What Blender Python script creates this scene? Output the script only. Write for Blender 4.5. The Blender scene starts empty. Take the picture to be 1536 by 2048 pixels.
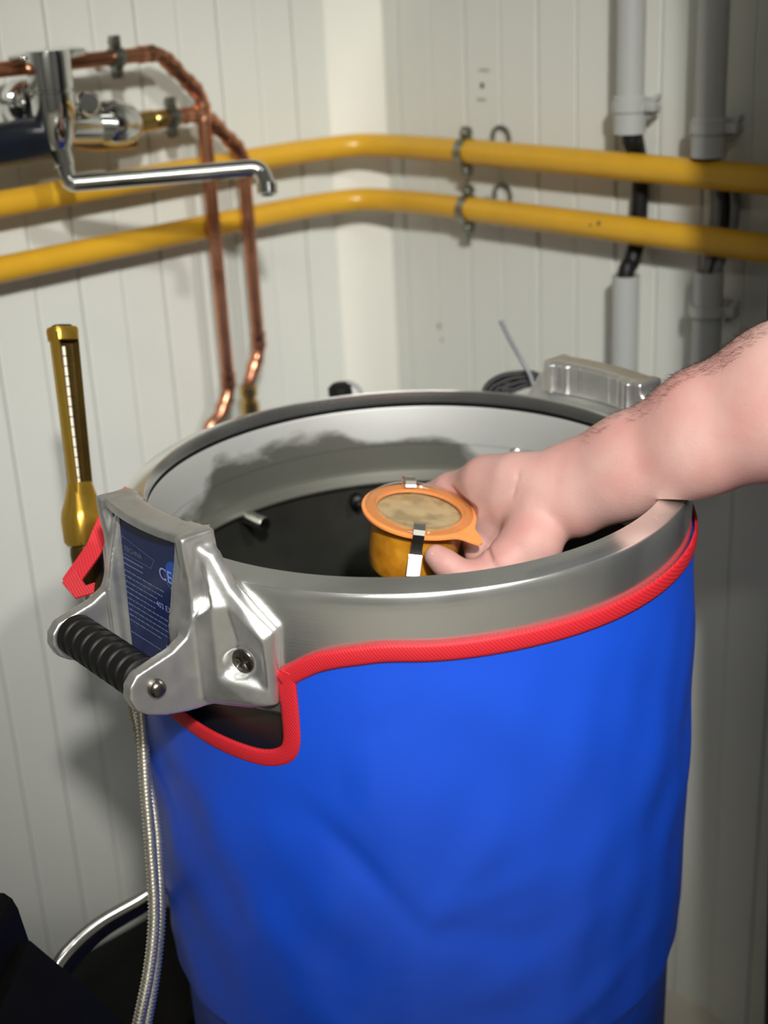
import bpy, bmesh, math, random
import numpy as np
from mathutils import Vector, Matrix
random.seed(3); np.random.seed(3)
SC = bpy.context.scene
COL = SC.collection
Z0 = 0.85                      # height of the vessel rim above the floor; drum axis at x=y=0
# ------------------------------------------------------------------ camera
FPX = 2816.15
CC = np.array([0.0, -1.00645, 0.37424 + Z0])
RX = np.array([0.99884602, -0.00189979, -0.04798976])
UY = np.array([0.04515744, 0.37738415, 0.92495514])
FW = np.array([-0.01635335, 0.92605486, -0.37703444])
cd = bpy.data.cameras.new('camera'); cam = bpy.data.objects.new('camera', cd); COL.objects.link(cam)
M = Matrix.Identity(4)
for i in range(3):
    M[i][0] = RX[i]; M[i][1] = UY[i]; M[i][2] = -FW[i]; M[i][3] = CC[i]
cam.matrix_world = M
cd.sensor_fit = 'HORIZONTAL'; cd.sensor_width = 36.0; cd.lens = FPX * 36 / 1536
cd.clip_start = 0.05; cd.clip_end = 30
cd.dof.use_dof = True; cd.dof.focus_distance = 0.955; cd.dof.aperture_fstop = 6.3
SC.camera = cam
# ------------------------------------------------------------------ world, light, exposure
wd = bpy.data.worlds.new('room_air'); SC.world = wd; wd.use_nodes = True
wd.node_tree.nodes['Background'].inputs[0].default_value = (0.75, 0.8, 0.78, 1)
wd.node_tree.nodes['Background'].inputs[1].default_value = 0.03
def area(name, loc, aim, sx, sy, power, col):
    l = bpy.data.lights.new(name, 'AREA'); l.shape = 'RECTANGLE'; l.size = sx; l.size_y = sy
    l.energy = power; l.color = col
    o = bpy.data.objects.new(name, l); COL.objects.link(o); o.location = loc
    o.rotation_euler = (Vector(aim) - Vector(loc)).to_track_quat('-Z', 'Y').to_euler()
    return o
LAMP = (-0.05, -0.75, 2.46)
SPOT = Vector((0.19, -1.60, Z0 + 1.12))
def spot(name, loc, aim, angle, power, rad, col):
    l = bpy.data.lights.new(name, 'SPOT'); l.spot_size = math.radians(angle); l.spot_blend = 1.0; l.shadow_soft_size = rad; l.energy = power; l.color = col
    o = bpy.data.objects.new(name, l); COL.objects.link(o); o.location = loc; o.rotation_euler = (Vector(aim) - Vector(loc)).to_track_quat('-Z', 'Y').to_euler(); return o
spot('vignette_spot', SPOT, (0.0, 0.20, Z0 + 0.03), 37, 172, 0.05, (1.0, 0.985, 0.95))  # unseen spot: direction follows the shadows, soft cone added to imitate vignetting
SPOT2 = Vector((0.80, -1.25, Z0 + 1.22))
spot('second_shadow_spot', SPOT2, (-0.06, 0.25, Z0 + 0.04), 36, 62, 0.05, (1.0, 0.985, 0.95))  # second unseen spot, added to double and deepen the left-wall shadows
area('ceiling_tube_light', LAMP, (LAMP[0], LAMP[1], 0), 1.1, 0.16, 2.5, (1.0, 0.985, 0.94))
area('rear_fill_light', (0.0, -2.5, 2.46), (0.0, -2.5, 0), 1.1, 0.2, 30, (1.0, 0.985, 0.94))  # added unseen fill, brightens the floor mirrored in the rim
VS = SC.view_settings
SC.display_settings.display_device = 'sRGB'
VS.view_transform = 'Standard'; VS.look = 'None'; VS.gamma = 1; VS.use_curve_mapping = False
VS.exposure = 0.0

# ------------------------------------------------------------------ geometry helpers
def at(x, y, d):
    q = FW * FPX + RX * (x - 768) - UY * (y - 1024)
    return CC + q / FPX * d
AL = math.radians(43.35)
CORN = np.array([-0.03601, 0.74318, 0.0])
NW = {'L': np.array([math.sin(AL), -math.cos(AL), 0]), 'R': np.array([-math.cos(AL), -math.sin(AL), 0])}
DW = {'L': np.array([-math.cos(AL), -math.sin(AL), 0]), 'R': np.array([math.sin(AL), -math.cos(AL), 0])}
def wp(s, along, off, z):      # point near a wall: distance along it from the corner, distance off it, height above rim
    q = CORN + DW[s] * along + NW[s] * off
    return np.array([q[0], q[1], z + Z0])
def wall_px(s, x, y, off):     # where a sight line meets the plane parallel to the wall
    d = FW * FPX + RX * (x - 768) - UY * (y - 1024)
    t = ((CORN @ NW[s] + off) - CC @ NW[s]) / (d @ NW[s])
    return CC + t * d
def mesh_obj(name, verts, faces, mat, parent=None, smooth=True, sharp=None, mats=None, fm=None):
    me = bpy.data.meshes.new(name); me.from_pydata([tuple(map(float, v)) for v in verts], [], [tuple(map(int, f)) for f in faces]); me.update()
    o = bpy.data.objects.new(name, me); COL.objects.link(o)
    for m in (mats or [mat]): me.materials.append(m)
    if fm is not None: me.polygons.foreach_set('material_index', fm)
    if smooth:
        me.polygons.foreach_set('use_smooth', [True] * len(me.polygons))
        if sharp: 
            bm = bmesh.new(); bm.from_mesh(me)
            for e in bm.edges:
                if len(e.link_faces) == 2 and e.calc_face_angle(0) > math.radians(sharp): e.smooth = False
            bm.to_mesh(me); bm.free()
    if parent is not None: o.parent = parent
    return o
def empty(name, loc=(0, 0, 0)):
    o = bpy.data.objects.new(name, None); COL.objects.link(o); o.location = loc; o.empty_display_size = .02; return o
def tag(o, label=None, cat=None, group=None, kind=None):
    if label: o['label'] = label
    if cat: o['category'] = cat
    if group: o['group'] = group
    if kind: o['kind'] = kind
    return o
def thing(name, label, cat, loc, group=None):
    return tag(empty(name, loc), label, cat, group)
def put(o, parent):           # child keeps world-built vertices
    o.parent = parent; o.matrix_parent_inverse = Matrix.Translation(-Vector(parent.location)); return o
class G:
    def __init__(s): s.v = []; s.f = []; s.m = []; s.cur = 0
    def add(s, v, f):
        n = len(s.v); s.v += [tuple(map(float, p)) for p in v]; s.f += [tuple(int(i) + n for i in q) for q in f]; s.m += [s.cur] * len(f); return s
    def obj(s, name, mat, parent=None, smooth=True, sharp=40, mats=None):
        o = mesh_obj(name, s.v, s.f, mat, None, smooth, sharp, mats, s.m if mats else None)
        if parent is not None: put(o, parent)
        return o
def frame(d):
    d = np.array(d, float); d /= np.linalg.norm(d)
    a = np.array([0, 0, 1.0]) if abs(d[2]) < .9 else np.array([1.0, 0, 0])
    x = np.cross(a, d); x /= np.linalg.norm(x); return x, np.cross(d, x), d
def tube(g, pts, rad, seg=14, caps=True, closed=False):
    pts = [np.array(p, float) for p in pts]; n = len(pts)
    rad = [rad] * n if not hasattr(rad, '__len__') else list(rad)
    V = []; F = []
    t = [pts[(i + 1) % n] - pts[i - 1] if closed else pts[min(i + 1, n - 1)] - pts[max(i - 1, 0)] for i in range(n)]
    x, y, _ = frame(t[0])
    for i in range(n):
        d = t[i] / np.linalg.norm(t[i]); x = x - d * (x @ d); x /= np.linalg.norm(x); y = np.cross(d, x)
        for k in range(seg):
            a = 2 * math.pi * k / seg; V.append(pts[i] + rad[i] * (x * math.cos(a) + y * math.sin(a)))
    for i in range(n if closed else n - 1):
        j = (i + 1) % n
        for k in range(seg):
            k2 = (k + 1) % seg; F.append((i * seg + k, i * seg + k2, j * seg + k2, j * seg + k))
    if caps and not closed:
        F.append(tuple(range(seg - 1, -1, -1))); F.append(tuple((n - 1) * seg + k for k in range(seg)))
    return g.add(V, F)
def lathe(g, prof, origin=(0, 0, 0), axis=(0, 0, 1), seg=48, closed=False, a0=0, a1=2 * math.pi):
    x, y, d = frame(axis); o = np.array(origin, float); V = []; F = []
    full = abs(a1 - a0 - 2 * math.pi) < 1e-6; ns = seg if full else seg + 1
    for r, h in prof:
        for k in range(ns):
            a = a0 + (a1 - a0) * k / seg; V.append(o + d * h + r * (x * math.cos(a) + y * math.sin(a)))
    n = len(prof)
    for i in range(n if closed else n - 1):
        j = (i + 1) % n
        for k in range(seg):
            k2 = (k + 1) % ns; F.append((i * ns + k, i * ns + k2, j * ns + k2, j * ns + k))
    return g.add(V, F)
def box(g, c, ax, h, bev=0.0):
    c = np.array(c, float); ax = [np.array(a, float) / np.linalg.norm(a) for a in ax]
    if bev <= 0:
        V = [c + ax[0] * h[0] * i + ax[1] * h[1] * j + ax[2] * h[2] * k for i in (-1, 1) for j in (-1, 1) for k in (-1, 1)]
        return g.add(V, [(0, 1, 3, 2), (4, 6, 7, 5), (0, 4, 5, 1), (2, 3, 7, 6), (0, 2, 6, 4), (1, 5, 7, 3)])
    bm = bmesh.new(); bmesh.ops.create_cube(bm, size=2)
    for v in bm.verts: v.co = Vector((v.co.x * h[0], v.co.y * h[1], v.co.z * h[2]))
    bmesh.ops.bevel(bm, geom=bm.edges[:], offset=bev, segments=2, affect='EDGES', profile=.5)
    V = [c + ax[0] * v.co.x + ax[1] * v.co.y + ax[2] * v.co.z for v in bm.verts]; bm.verts.index_update()
    F = [[v.index for v in f.verts] for f in bm.faces]
    if np.cross(ax[0], ax[1]) @ ax[2] < 0: F = [f[::-1] for f in F]
    bm.free(); return g.add(V, F)
def loftc(g, secs, o_, A, B, C):
    V = []; F = []; m = len(secs[0][1])
    for h_, pr in secs: V += [o_ + C * h_ + A * x + B * y for x, y in pr]
    for i in range(len(secs) - 1):
        for k in range(m): k2 = (k + 1) % m; F.append((i * m + k, i * m + k2, (i + 1) * m + k2, (i + 1) * m + k))
    F += [tuple(range(m - 1, -1, -1)), tuple((len(secs) - 1) * m + k for k in range(m))]; g.add(V, F)
def rr(w, d, n=6):
    return [(w * math.copysign(abs(math.cos(q)) ** .6, math.cos(q)), d * math.copysign(abs(math.sin(q)) ** .6, math.sin(q))) for q in np.linspace(0, 2 * math.pi, 25)[:-1]]
XYZ = ((1, 0, 0), (0, 1, 0), (0, 0, 1))
def smooth_path(pts, n=8):
    P = [np.array(p, float) for p in pts]; P = [2 * P[0] - P[1]] + P + [2 * P[-1] - P[-2]]; out = []
    for i in range(1, len(P) - 2):
        for k in range(n):
            t = k / n; a, b, c, d = P[i - 1], P[i], P[i + 1], P[i + 2]
            out.append(.5 * ((2 * b) + (c - a) * t + (2 * a - 5 * b + 4 * c - d) * t * t + (3 * b - a - 3 * c + d) * t ** 3))
    out.append(P[-2]); return out
def fillet(pts, r, n=8):
    P = [np.array(p, float) for p in pts]; out = [P[0]]
    for i in range(1, len(P) - 1):
        a = P[i - 1] - P[i]; b = P[i + 1] - P[i]; la, lb = np.linalg.norm(a), np.linalg.norm(b); a /= la; b /= lb
        ang = math.acos(max(-1, min(1, a @ b))); t = min(r / math.tan(ang / 2), .49 * la, .49 * lb)
        A = P[i] + a * t; B = P[i] + b * t
        for k in range(n + 1):
            s = k / n; out.append((1 - s) ** 2 * A + 2 * s * (1 - s) * (P[i] * .9 + (A + B) * .05) + s * s * B)
    out.append(P[-1]); return out

# ------------------------------------------------------------------ materials
def mat(name, col, rough=.5, metal=0, **kw):
    m = bpy.data.materials.new(name); m.use_nodes = True; nt = m.node_tree; b = nt.nodes['Principled BSDF']
    b.inputs['Base Color'].default_value = (*col, 1); b.inputs['Roughness'].default_value = rough; b.inputs['Metallic'].default_value = metal
    for k, v in kw.items(): b.inputs[k.replace('_', ' ')].default_value = v
    return m
def nd(m, t, **kw):
    n = m.node_tree.nodes.new(t)
    for k, v in kw.items(): setattr(n, k, v)
    return n
def noise_mat(m, scale, cmul=.15, bump=0.0, rvar=0.0, stretch=(1, 1, 1), detail=4, dist=.001, c2=None, thr=(.3, .7), coord='Object'):
    nt = m.node_tree; b = nt.nodes['Principled BSDF']; tc = nd(m, 'ShaderNodeTexCoord'); mp = nd(m, 'ShaderNodeMapping'); mp.inputs['Scale'].default_value = stretch
    nt.links.new(tc.outputs[coord], mp.inputs[0]); nz = nd(m, 'ShaderNodeTexNoise'); nz.inputs['Scale'].default_value = scale; nz.inputs['Detail'].default_value = detail
    nt.links.new(mp.outputs[0], nz.inputs['Vector'])
    col = b.inputs['Base Color'].default_value[:3]
    if c2 is None: c2 = tuple(c * (1 - cmul) for c in col)
    cr = nd(m, 'ShaderNodeValToRGB'); cr.color_ramp.elements[0].position = thr[0]; cr.color_ramp.elements[1].position = thr[1]
    cr.color_ramp.elements[0].color = (*c2, 1); cr.color_ramp.elements[1].color = (*col, 1)
    nt.links.new(nz.outputs['Fac'], cr.inputs[0]); nt.links.new(cr.outputs[0], b.inputs['Base Color'])
    if bump:
        bp = nd(m, 'ShaderNodeBump'); bp.inputs['Strength'].default_value = bump; bp.inputs['Distance'].default_value = dist
        nt.links.new(nz.outputs['Fac'], bp.inputs['Height']); nt.links.new(bp.outputs[0], b.inputs['Normal'])
    if rvar:
        mr = nd(m, 'ShaderNodeMapRange'); r = b.inputs['Roughness'].default_value
        mr.inputs['To Min'].default_value = max(0, r - rvar); mr.inputs['To Max'].default_value = min(1, r + rvar)
        nt.links.new(nz.outputs['Fac'], mr.inputs['Value']); nt.links.new(mr.outputs[0], b.inputs['Roughness'])
    return m
def zmask(m, z, gain, nz_amt):     # staining that starts below a ragged tide line at height z
    nt = m.node_tree; cr = [n for n in nt.nodes if n.type == 'VALTORGB'][0]; nz = [n for n in nt.nodes if n.type == 'TEX_NOISE'][0]; tc = [n for n in nt.nodes if n.type == 'TEX_COORD'][0]
    sp = nd(m, 'ShaderNodeSeparateXYZ'); nt.links.new(tc.outputs['Object'], sp.inputs[0])
    a = nd(m, 'ShaderNodeMath', operation='SUBTRACT'); a.inputs[1].default_value = z; nt.links.new(sp.outputs[2], a.inputs[0])
    b = nd(m, 'ShaderNodeMath', operation='MULTIPLY_ADD'); b.inputs[1].default_value = gain; nt.links.new(a.outputs[0], b.inputs[0]); nt.links.new(nz.outputs['Fac'], b.inputs[2]); nt.links.new(b.outputs[0], cr.inputs[0])
def brushed(name, col, rough, bump=.12):     # turned steel: fine rings around the drum axis
    m = mat(name, col, rough, 1.0); nt = m.node_tree; b = nt.nodes['Principled BSDF']; b.inputs['Metallic'].default_value = .93
    tc = nd(m, 'ShaderNodeTexCoord'); sp = nd(m, 'ShaderNodeSeparateXYZ'); nt.links.new(tc.outputs['Object'], sp.inputs[0])
    x2 = nd(m, 'ShaderNodeVectorMath', operation='MULTIPLY'); x2.inputs[1].default_value = (1, 1, 0); nt.links.new(tc.outputs['Object'], x2.inputs[0])
    ln = nd(m, 'ShaderNodeVectorMath', operation='LENGTH'); nt.links.new(x2.outputs[0], ln.inputs[0])
    cb = nd(m, 'ShaderNodeCombineXYZ')
    for out, i, k in ((ln.outputs['Value'], 0, 900), (sp.outputs[2], 1, 900), (sp.outputs[0], 2, 9)):
        mu = nd(m, 'ShaderNodeMath', operation='MULTIPLY'); mu.inputs[1].default_value = k; nt.links.new(out, mu.inputs[0]); nt.links.new(mu.outputs[0], cb.inputs[i])
    nz = nd(m, 'ShaderNodeTexNoise'); nz.inputs['Scale'].default_value = 1.0; nz.inputs['Detail'].default_value = 3; nt.links.new(cb.outputs[0], nz.inputs['Vector'])
    n2 = nd(m, 'ShaderNodeTexNoise'); n2.inputs['Scale'].default_value = 14; n2.inputs['Detail'].default_value = 5; nt.links.new(tc.outputs['Object'], n2.inputs['Vector'])
    bp = nd(m, 'ShaderNodeBump'); bp.inputs['Strength'].default_value = bump; bp.inputs['Distance'].default_value = .0004
    nt.links.new(nz.outputs['Fac'], bp.inputs['Height']); nt.links.new(bp.outputs[0], b.inputs['Normal'])
    mr = nd(m, 'ShaderNodeMapRange'); mr.inputs['From Min'].default_value = .35; mr.inputs['From Max'].default_value = .65
    mr.inputs['To Min'].default_value = rough - .05; mr.inputs['To Max'].default_value = rough + .08
    nt.links.new(n2.outputs['Fac'], mr.inputs['Value']); nt.links.new(mr.outputs[0], b.inputs['Roughness'])
    return m
M_wallL = noise_mat(mat('wall_enamel_white', (.67, .68, .62), .42), 3.0, .07, rvar=.06)
M_trim = noise_mat(mat('corner_trim_white', (.80, .79, .70), .4), 4, .04)
M_joint = mat('panel_joint_grey', (.54, .54, .49), .6)
M_floor = noise_mat(mat('floor_beige_vinyl', (.55, .51, .43), .45), 9, .15, rvar=.1)
M_ceil = noise_mat(mat('ceiling_white', (.60, .60, .57), .6), 5, .05)
M_side = noise_mat(mat('side_wall_grey', (.30, .30, .28), .5), 5, .05)
M_rim = brushed('brushed_rim_steel', (.90, .91, .88), .20)
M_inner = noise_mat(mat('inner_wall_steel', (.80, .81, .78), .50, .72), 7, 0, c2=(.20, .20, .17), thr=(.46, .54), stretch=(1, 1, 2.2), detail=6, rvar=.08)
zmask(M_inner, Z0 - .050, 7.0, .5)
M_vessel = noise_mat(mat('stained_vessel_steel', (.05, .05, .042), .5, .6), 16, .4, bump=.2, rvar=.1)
M_body = noise_mat(mat('vessel_body_steel', (.28, .28, .25), .4, 1), 20, .2, bump=.05)
M_cast = noise_mat(mat('cast_aluminium', (.74, .74, .72), .36, .90), 90, .10, bump=.30, rvar=.08, dist=.0008, detail=6)
M_steel = noise_mat(mat('stainless_steel', (.62, .62, .6), .22, 1), 40, .1, rvar=.05)
M_dsteel = noise_mat(mat('dark_screw_steel', (.22, .2, .17), .3, 1), 300, .3, bump=.4, dist=.0006)
M_chrome = noise_mat(mat('chrome', (.74, .75, .73), .07, 1), 30, .05)
M_clampm = noise_mat(mat('zinc_clamp', (.33, .34, .30), .32, 1), 60, .3, rvar=.1)
M_copper = noise_mat(mat('copper', (.74, .36, .22), .28, .97), 22, .3, c2=(.42, .18, .10), rvar=.10, detail=5)
M_brass = noise_mat(mat('brass', (.66, .47, .17), .25, 1), 60, .2)
M_gold = noise_mat(mat('gold_anodised_case', (.68, .42, .06), .25, .85), 60, .08, rvar=.05)
M_goldd = noise_mat(mat('gold_scale_channel', (.09, .055, .010), .3, .5), 30, .4)
M_yellow = noise_mat(mat('yellow_gas_paint', (.64, .35, .022), .3), 26, .1, bump=.08, dist=.002)
M_blk = noise_mat(mat('black_rubber', (.006, .006, .006), .5, 0, Specular_IOR_Level=.35), 60, .3, bump=.15)
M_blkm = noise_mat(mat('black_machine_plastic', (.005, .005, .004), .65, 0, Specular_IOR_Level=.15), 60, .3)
M_navy = noise_mat(mat('navy_pipe_cover', (.006, .009, .016), .3), 30, .3)
M_grey = noise_mat(mat('grey_pvc_conduit', (.43, .44, .42), .4), 8, .06)
M_greyc = noise_mat(mat('grey_cable_sheath', (.17, .18, .19), .4), 30, .1)
M_plateb = noise_mat(mat('blue_nameplate', (.008, .020, .095), .28), 80, .1)
M_print = mat('printed_blue_grey', (.12, .16, .30), .4); M_printw = mat('printed_white', (.34, .40, .80), .4)
M_printb = mat('printed_bright_blue', (.01, .08, .42), .3); M_logo = mat('printed_grey_green', (.15, .19, .21), .4)
M_orange = noise_mat(mat('orange_rubber', (.88, .30, .085), .38, 0, Subsurface_Weight=.15, Subsurface_Radius=(.004, .002, .001)), 50, .06)
M_tan = noise_mat(mat('pale_pulp_surface', (.66, .44, .24), .35), 55, 0, c2=(.42, .27, .13), thr=(.42, .55), bump=.4, dist=.002)
M_jam = noise_mat(mat('apricot_contents', (.86, .38, .03), .35, 0, Subsurface_Weight=.2, Subsurface_Radius=(.01, .005, .002)), 70, 0, c2=(.55, .19, .010), bump=.5, dist=.001, detail=6)
def glass_mat(name, tint):
    m = bpy.data.materials.new(name); m.use_nodes = True; nt = m.node_tree; nt.nodes.clear()
    out = nd(m, 'ShaderNodeOutputMaterial'); mx = nd(m, 'ShaderNodeMixShader'); tr = nd(m, 'ShaderNodeBsdfTransparent'); gl = nd(m, 'ShaderNodeBsdfGlossy'); lw = nd(m, 'ShaderNodeLayerWeight'); pw = nd(m, 'ShaderNodeMath', operation='POWER'); pw.inputs[1].default_value = 5; fr = nd(m, 'ShaderNodeMath', operation='MULTIPLY_ADD'); fr.inputs[1].default_value = .94; fr.inputs[2].default_value = .045; lw.inputs[0].default_value = .5
    tr.inputs[0].default_value = (*tint, 1); gl.inputs['Roughness'].default_value = .04
    nt.links.new(lw.outputs['Facing'], pw.inputs[0]); nt.links.new(pw.outputs[0], fr.inputs[0])
    nt.links.new(fr.outputs[0], mx.inputs[0]); nt.links.new(tr.outputs[0], mx.inputs[1]); nt.links.new(gl.outputs[0], mx.inputs[2]); nt.links.new(mx.outputs[0], out.inputs[0]); return m
M_braid = noise_mat(mat('braided_steel', (.74, .71, .62), .38, .9), 400, .3)
M_clip = mat('polished_clip_steel', (.85, .83, .78), .30, 1)
M_glass = glass_mat('clear_glass', (.93, .95, .93))
def jacket_mat():
    m = mat('blue_coated_fabric', (.008, .082, .68), .42, 0, Coat_Weight=.12, Coat_Roughness=.35)
    nt = m.node_tree; b = nt.nodes['Principled BSDF']; tc = nd(m, 'ShaderNodeTexCoord')
    n1 = nd(m, 'ShaderNodeTexNoise'); n1.inputs['Scale'].default_value = 9; n1.inputs['Detail'].default_value = 2
    w = nd(m, 'ShaderNodeTexWave'); w.inputs['Scale'].default_value = 260; w.bands_direction = 'Z'
    nt.links.new(tc.outputs['Object'], n1.inputs['Vector']); nt.links.new(tc.outputs['Object'], w.inputs['Vector'])
    b1 = nd(m, 'ShaderNodeBump'); b1.inputs['Strength'].default_value = .05; b1.inputs['Distance'].default_value = .0005
    nt.links.new(w.outputs['Fac'], b1.inputs['Height']); nt.links.new(b1.outputs[0], b.inputs['Normal'])
    return m
M_jacket = jacket_mat()
def red_mat():
    m = mat('red_binding_tape', (.62, .014, .024), .6)
    nt = m.node_tree; b = nt.nodes['Principled BSDF']; tc = nd(m, 'ShaderNodeTexCoord'); mp = nd(m, 'ShaderNodeMapping'); mp.inputs['Rotation'].default_value = (.5, .5, .5)
    w = nd(m, 'ShaderNodeTexWave'); w.inputs['Scale'].default_value = 170; nt.links.new(tc.outputs['Object'], mp.inputs[0]); nt.links.new(mp.outputs[0], w.inputs['Vector'])
    cr = nd(m, 'ShaderNodeValToRGB'); cr.color_ramp.elements[0].color = (.50, .010, .020, 1); cr.color_ramp.elements[1].color = (.68, .018, .030, 1)
    nt.links.new(w.outputs['Fac'], cr.inputs[0]); nt.links.new(cr.outputs[0], b.inputs['Base Color'])
    bp = nd(m, 'ShaderNodeBump'); bp.inputs['Strength'].default_value = .3; bp.inputs['Distance'].default_value = .0004
    nt.links.new(w.outputs['Fac'], bp.inputs['Height']); nt.links.new(bp.outputs[0], b.inputs['Normal']); return m
M_red = red_mat()
def skin_mat():
    m = mat('skin', (.74, .47, .405), .6, 0, Subsurface_Weight=.25, Subsurface_Radius=(.008, .003, .002), Subsurface_Scale=1.0)
    nt = m.node_tree; b = nt.nodes['Principled BSDF']; tc = nd(m, 'ShaderNodeTexCoord')
    n1 = nd(m, 'ShaderNodeTexNoise'); n1.inputs['Scale'].default_value = 22; n1.inputs['Detail'].default_value = 4
    n2 = nd(m, 'ShaderNodeTexNoise'); n2.inputs['Scale'].default_value = 420; n2.inputs['Detail'].default_value = 4
    nt.links.new(tc.outputs['Object'], n1.inputs['Vector']); nt.links.new(tc.outputs['Object'], n2.inputs['Vector'])
    cr = nd(m, 'ShaderNodeValToRGB'); e = cr.color_ramp.elements; e[0].position = .3; e[1].position = .7
    e[0].color = (.50, .245, .215, 1); e[1].color = (.55, .345, .305, 1); nt.links.new(n1.outputs['Fac'], cr.inputs[0]); nt.links.new(cr.outputs[0], b.inputs['Base Color'])
    bp = nd(m, 'ShaderNodeBump'); bp.inputs['Strength'].default_value = .22; bp.inputs['Distance'].default_value = .0008
    nt.links.new(n2.outputs['Fac'], bp.inputs['Height']); nt.links.new(bp.outputs[0], b.inputs['Normal']); return m
M_skin = skin_mat()
M_nail = mat('fingernail', (.80, .55, .47), .3)
M_hair = mat('arm_hair', (.025, .016, .011), .5)
M_cloth = noise_mat(mat('navy_work_cloth', (.012, .02, .04), .8), 60, .2)
M_trous = noise_mat(mat('dark_trouser_cloth', (.02, .022, .028), .85), 60, .2)
M_lamp = mat('lamp_diffuser', (.9, .9, .88), .5); M_lamp.node_tree.nodes['Principled BSDF'].inputs['Emission Color'].default_value = (1, .98, .94, 1); M_lamp.node_tree.nodes['Principled BSDF'].inputs['Emission Strength'].default_value = 2.0

# ------------------------------------------------------------------ implicit surfaces (casting, hand)
def surface_nets(F, org, h):
    nx, ny, nz = F.shape; S = F < 0
    c = np.zeros((nx - 1, ny - 1, nz - 1), np.int8)
    for i in (0, 1):
        for j in (0, 1):
            for k in (0, 1): c += S[i:nx - 1 + i, j:ny - 1 + j, k:nz - 1 + k]
    act = (c > 0) & (c < 8); I = np.argwhere(act); idx = -np.ones(act.shape, np.int64); idx[act] = np.arange(len(I))
    acc = np.zeros((len(I), 3)); cnt = np.zeros(len(I))
    cor = [(i, j, k) for i in (0, 1) for j in (0, 1) for k in (0, 1)]
    for a in range(8):
        for b in range(a + 1, 8):
            A, B = np.array(cor[a]), np.array(cor[b])
            if abs(A - B).sum() != 1: continue
            fa = F[tuple((I + A).T)]; fb = F[tuple((I + B).T)]; m = (fa < 0) != (fb < 0)
            t = np.where(m, fa / np.where(m, fa - fb, 1), 0)[:, None]; P = A + t * (B - A)
            acc[m] += P[m]; cnt[m] += 1
    V = (I + acc / cnt[:, None]) * h + org
    Q = []
    for ax in range(3):
        sl0 = [slice(1, -1)] * 3; sl1 = [slice(1, -1)] * 3; sl0[ax] = slice(0, -1); sl1[ax] = slice(1, None)
        a = S[tuple(sl0)]; b = S[tuple(sl1)]; E = np.argwhere(a != b); off = np.array([1, 1, 1]); off[ax] = 0; E = E + off
        u, w = [(1, 2), (2, 0), (0, 1)][ax]
        du = np.zeros(3, int); du[u] = 1; dw = np.zeros(3, int); dw[w] = 1
        q = np.stack([idx[tuple((E - du - dw).T)], idx[tuple((E - dw).T)], idx[tuple(E.T)], idx[tuple((E - du).T)]], 1)
        flip = ~S[tuple(E.T)]; q[flip] = q[flip][:, ::-1]; Q.append(q)
    Q = np.concatenate(Q); return V, Q[(Q >= 0).all(1)]
def relax(V, Q, it=2, w=.5):
    E = np.concatenate([Q[:, [0, 1]], Q[:, [1, 2]], Q[:, [2, 3]], Q[:, [3, 0]]]); E = np.concatenate([E, E[:, ::-1]])
    cnt = np.bincount(E[:, 0], minlength=len(V))[:, None]
    for _ in range(it):
        S = np.stack([np.bincount(E[:, 0], weights=V[E[:, 1], k], minlength=len(V)) for k in range(3)], 1); V = V * (1 - w) + w * S / np.maximum(cnt, 1)
    return V
def blur(F, n=1):
    for _ in range(n):
        for ax in range(3):
            G2 = F.copy(); s = [slice(None)] * 3; a = [slice(None)] * 3; b = [slice(None)] * 3
            s[ax] = slice(1, -1); a[ax] = slice(0, -2); b[ax] = slice(2, None)
            G2[tuple(s)] = .5 * F[tuple(s)] + .25 * (F[tuple(a)] + F[tuple(b)]); F = G2
    return F
def smin(a, b, k):
    h = np.clip(.5 + .5 * (b - a) / k, 0, 1); return b + (a - b) * h - k * h * (1 - h)
def sd_poly(px, py, poly):
    poly = np.array(poly, float); d = np.full(px.shape, 1e9); s = np.ones(px.shape)
    for i in range(len(poly)):
        a = poly[i]; b = poly[i - 1]; e = b - a; wx, wy = px - a[0], py - a[1]
        t = np.clip((wx * e[0] + wy * e[1]) / (e @ e), 0, 1); dx, dy = wx - e[0] * t, wy - e[1] * t; d = np.minimum(d, dx * dx + dy * dy)
        c1 = py >= a[1]; c2 = py < b[1]; c3 = e[0] * wy > e[1] * wx
        s = np.where((c1 & c2 & c3) | (~c1 & ~c2 & ~c3), -s, s)
    return s * np.sqrt(d)
def fast_mesh(name, V, Q, m):
    me = bpy.data.meshes.new(name); me.vertices.add(len(V)); me.vertices.foreach_set('co', V.astype(np.float32).ravel())
    me.loops.add(len(Q) * 4); me.loops.foreach_set('vertex_index', Q.astype(np.int32).ravel())
    me.polygons.add(len(Q)); me.polygons.foreach_set('loop_start', np.arange(0, len(Q) * 4, 4, dtype=np.int32))
    me.update(calc_edges=True); me.validate(); me.polygons.foreach_set('use_smooth', [True] * len(me.polygons)); me.materials.append(m)
    o = bpy.data.objects.new(name, me); COL.objects.link(o); return o

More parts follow.
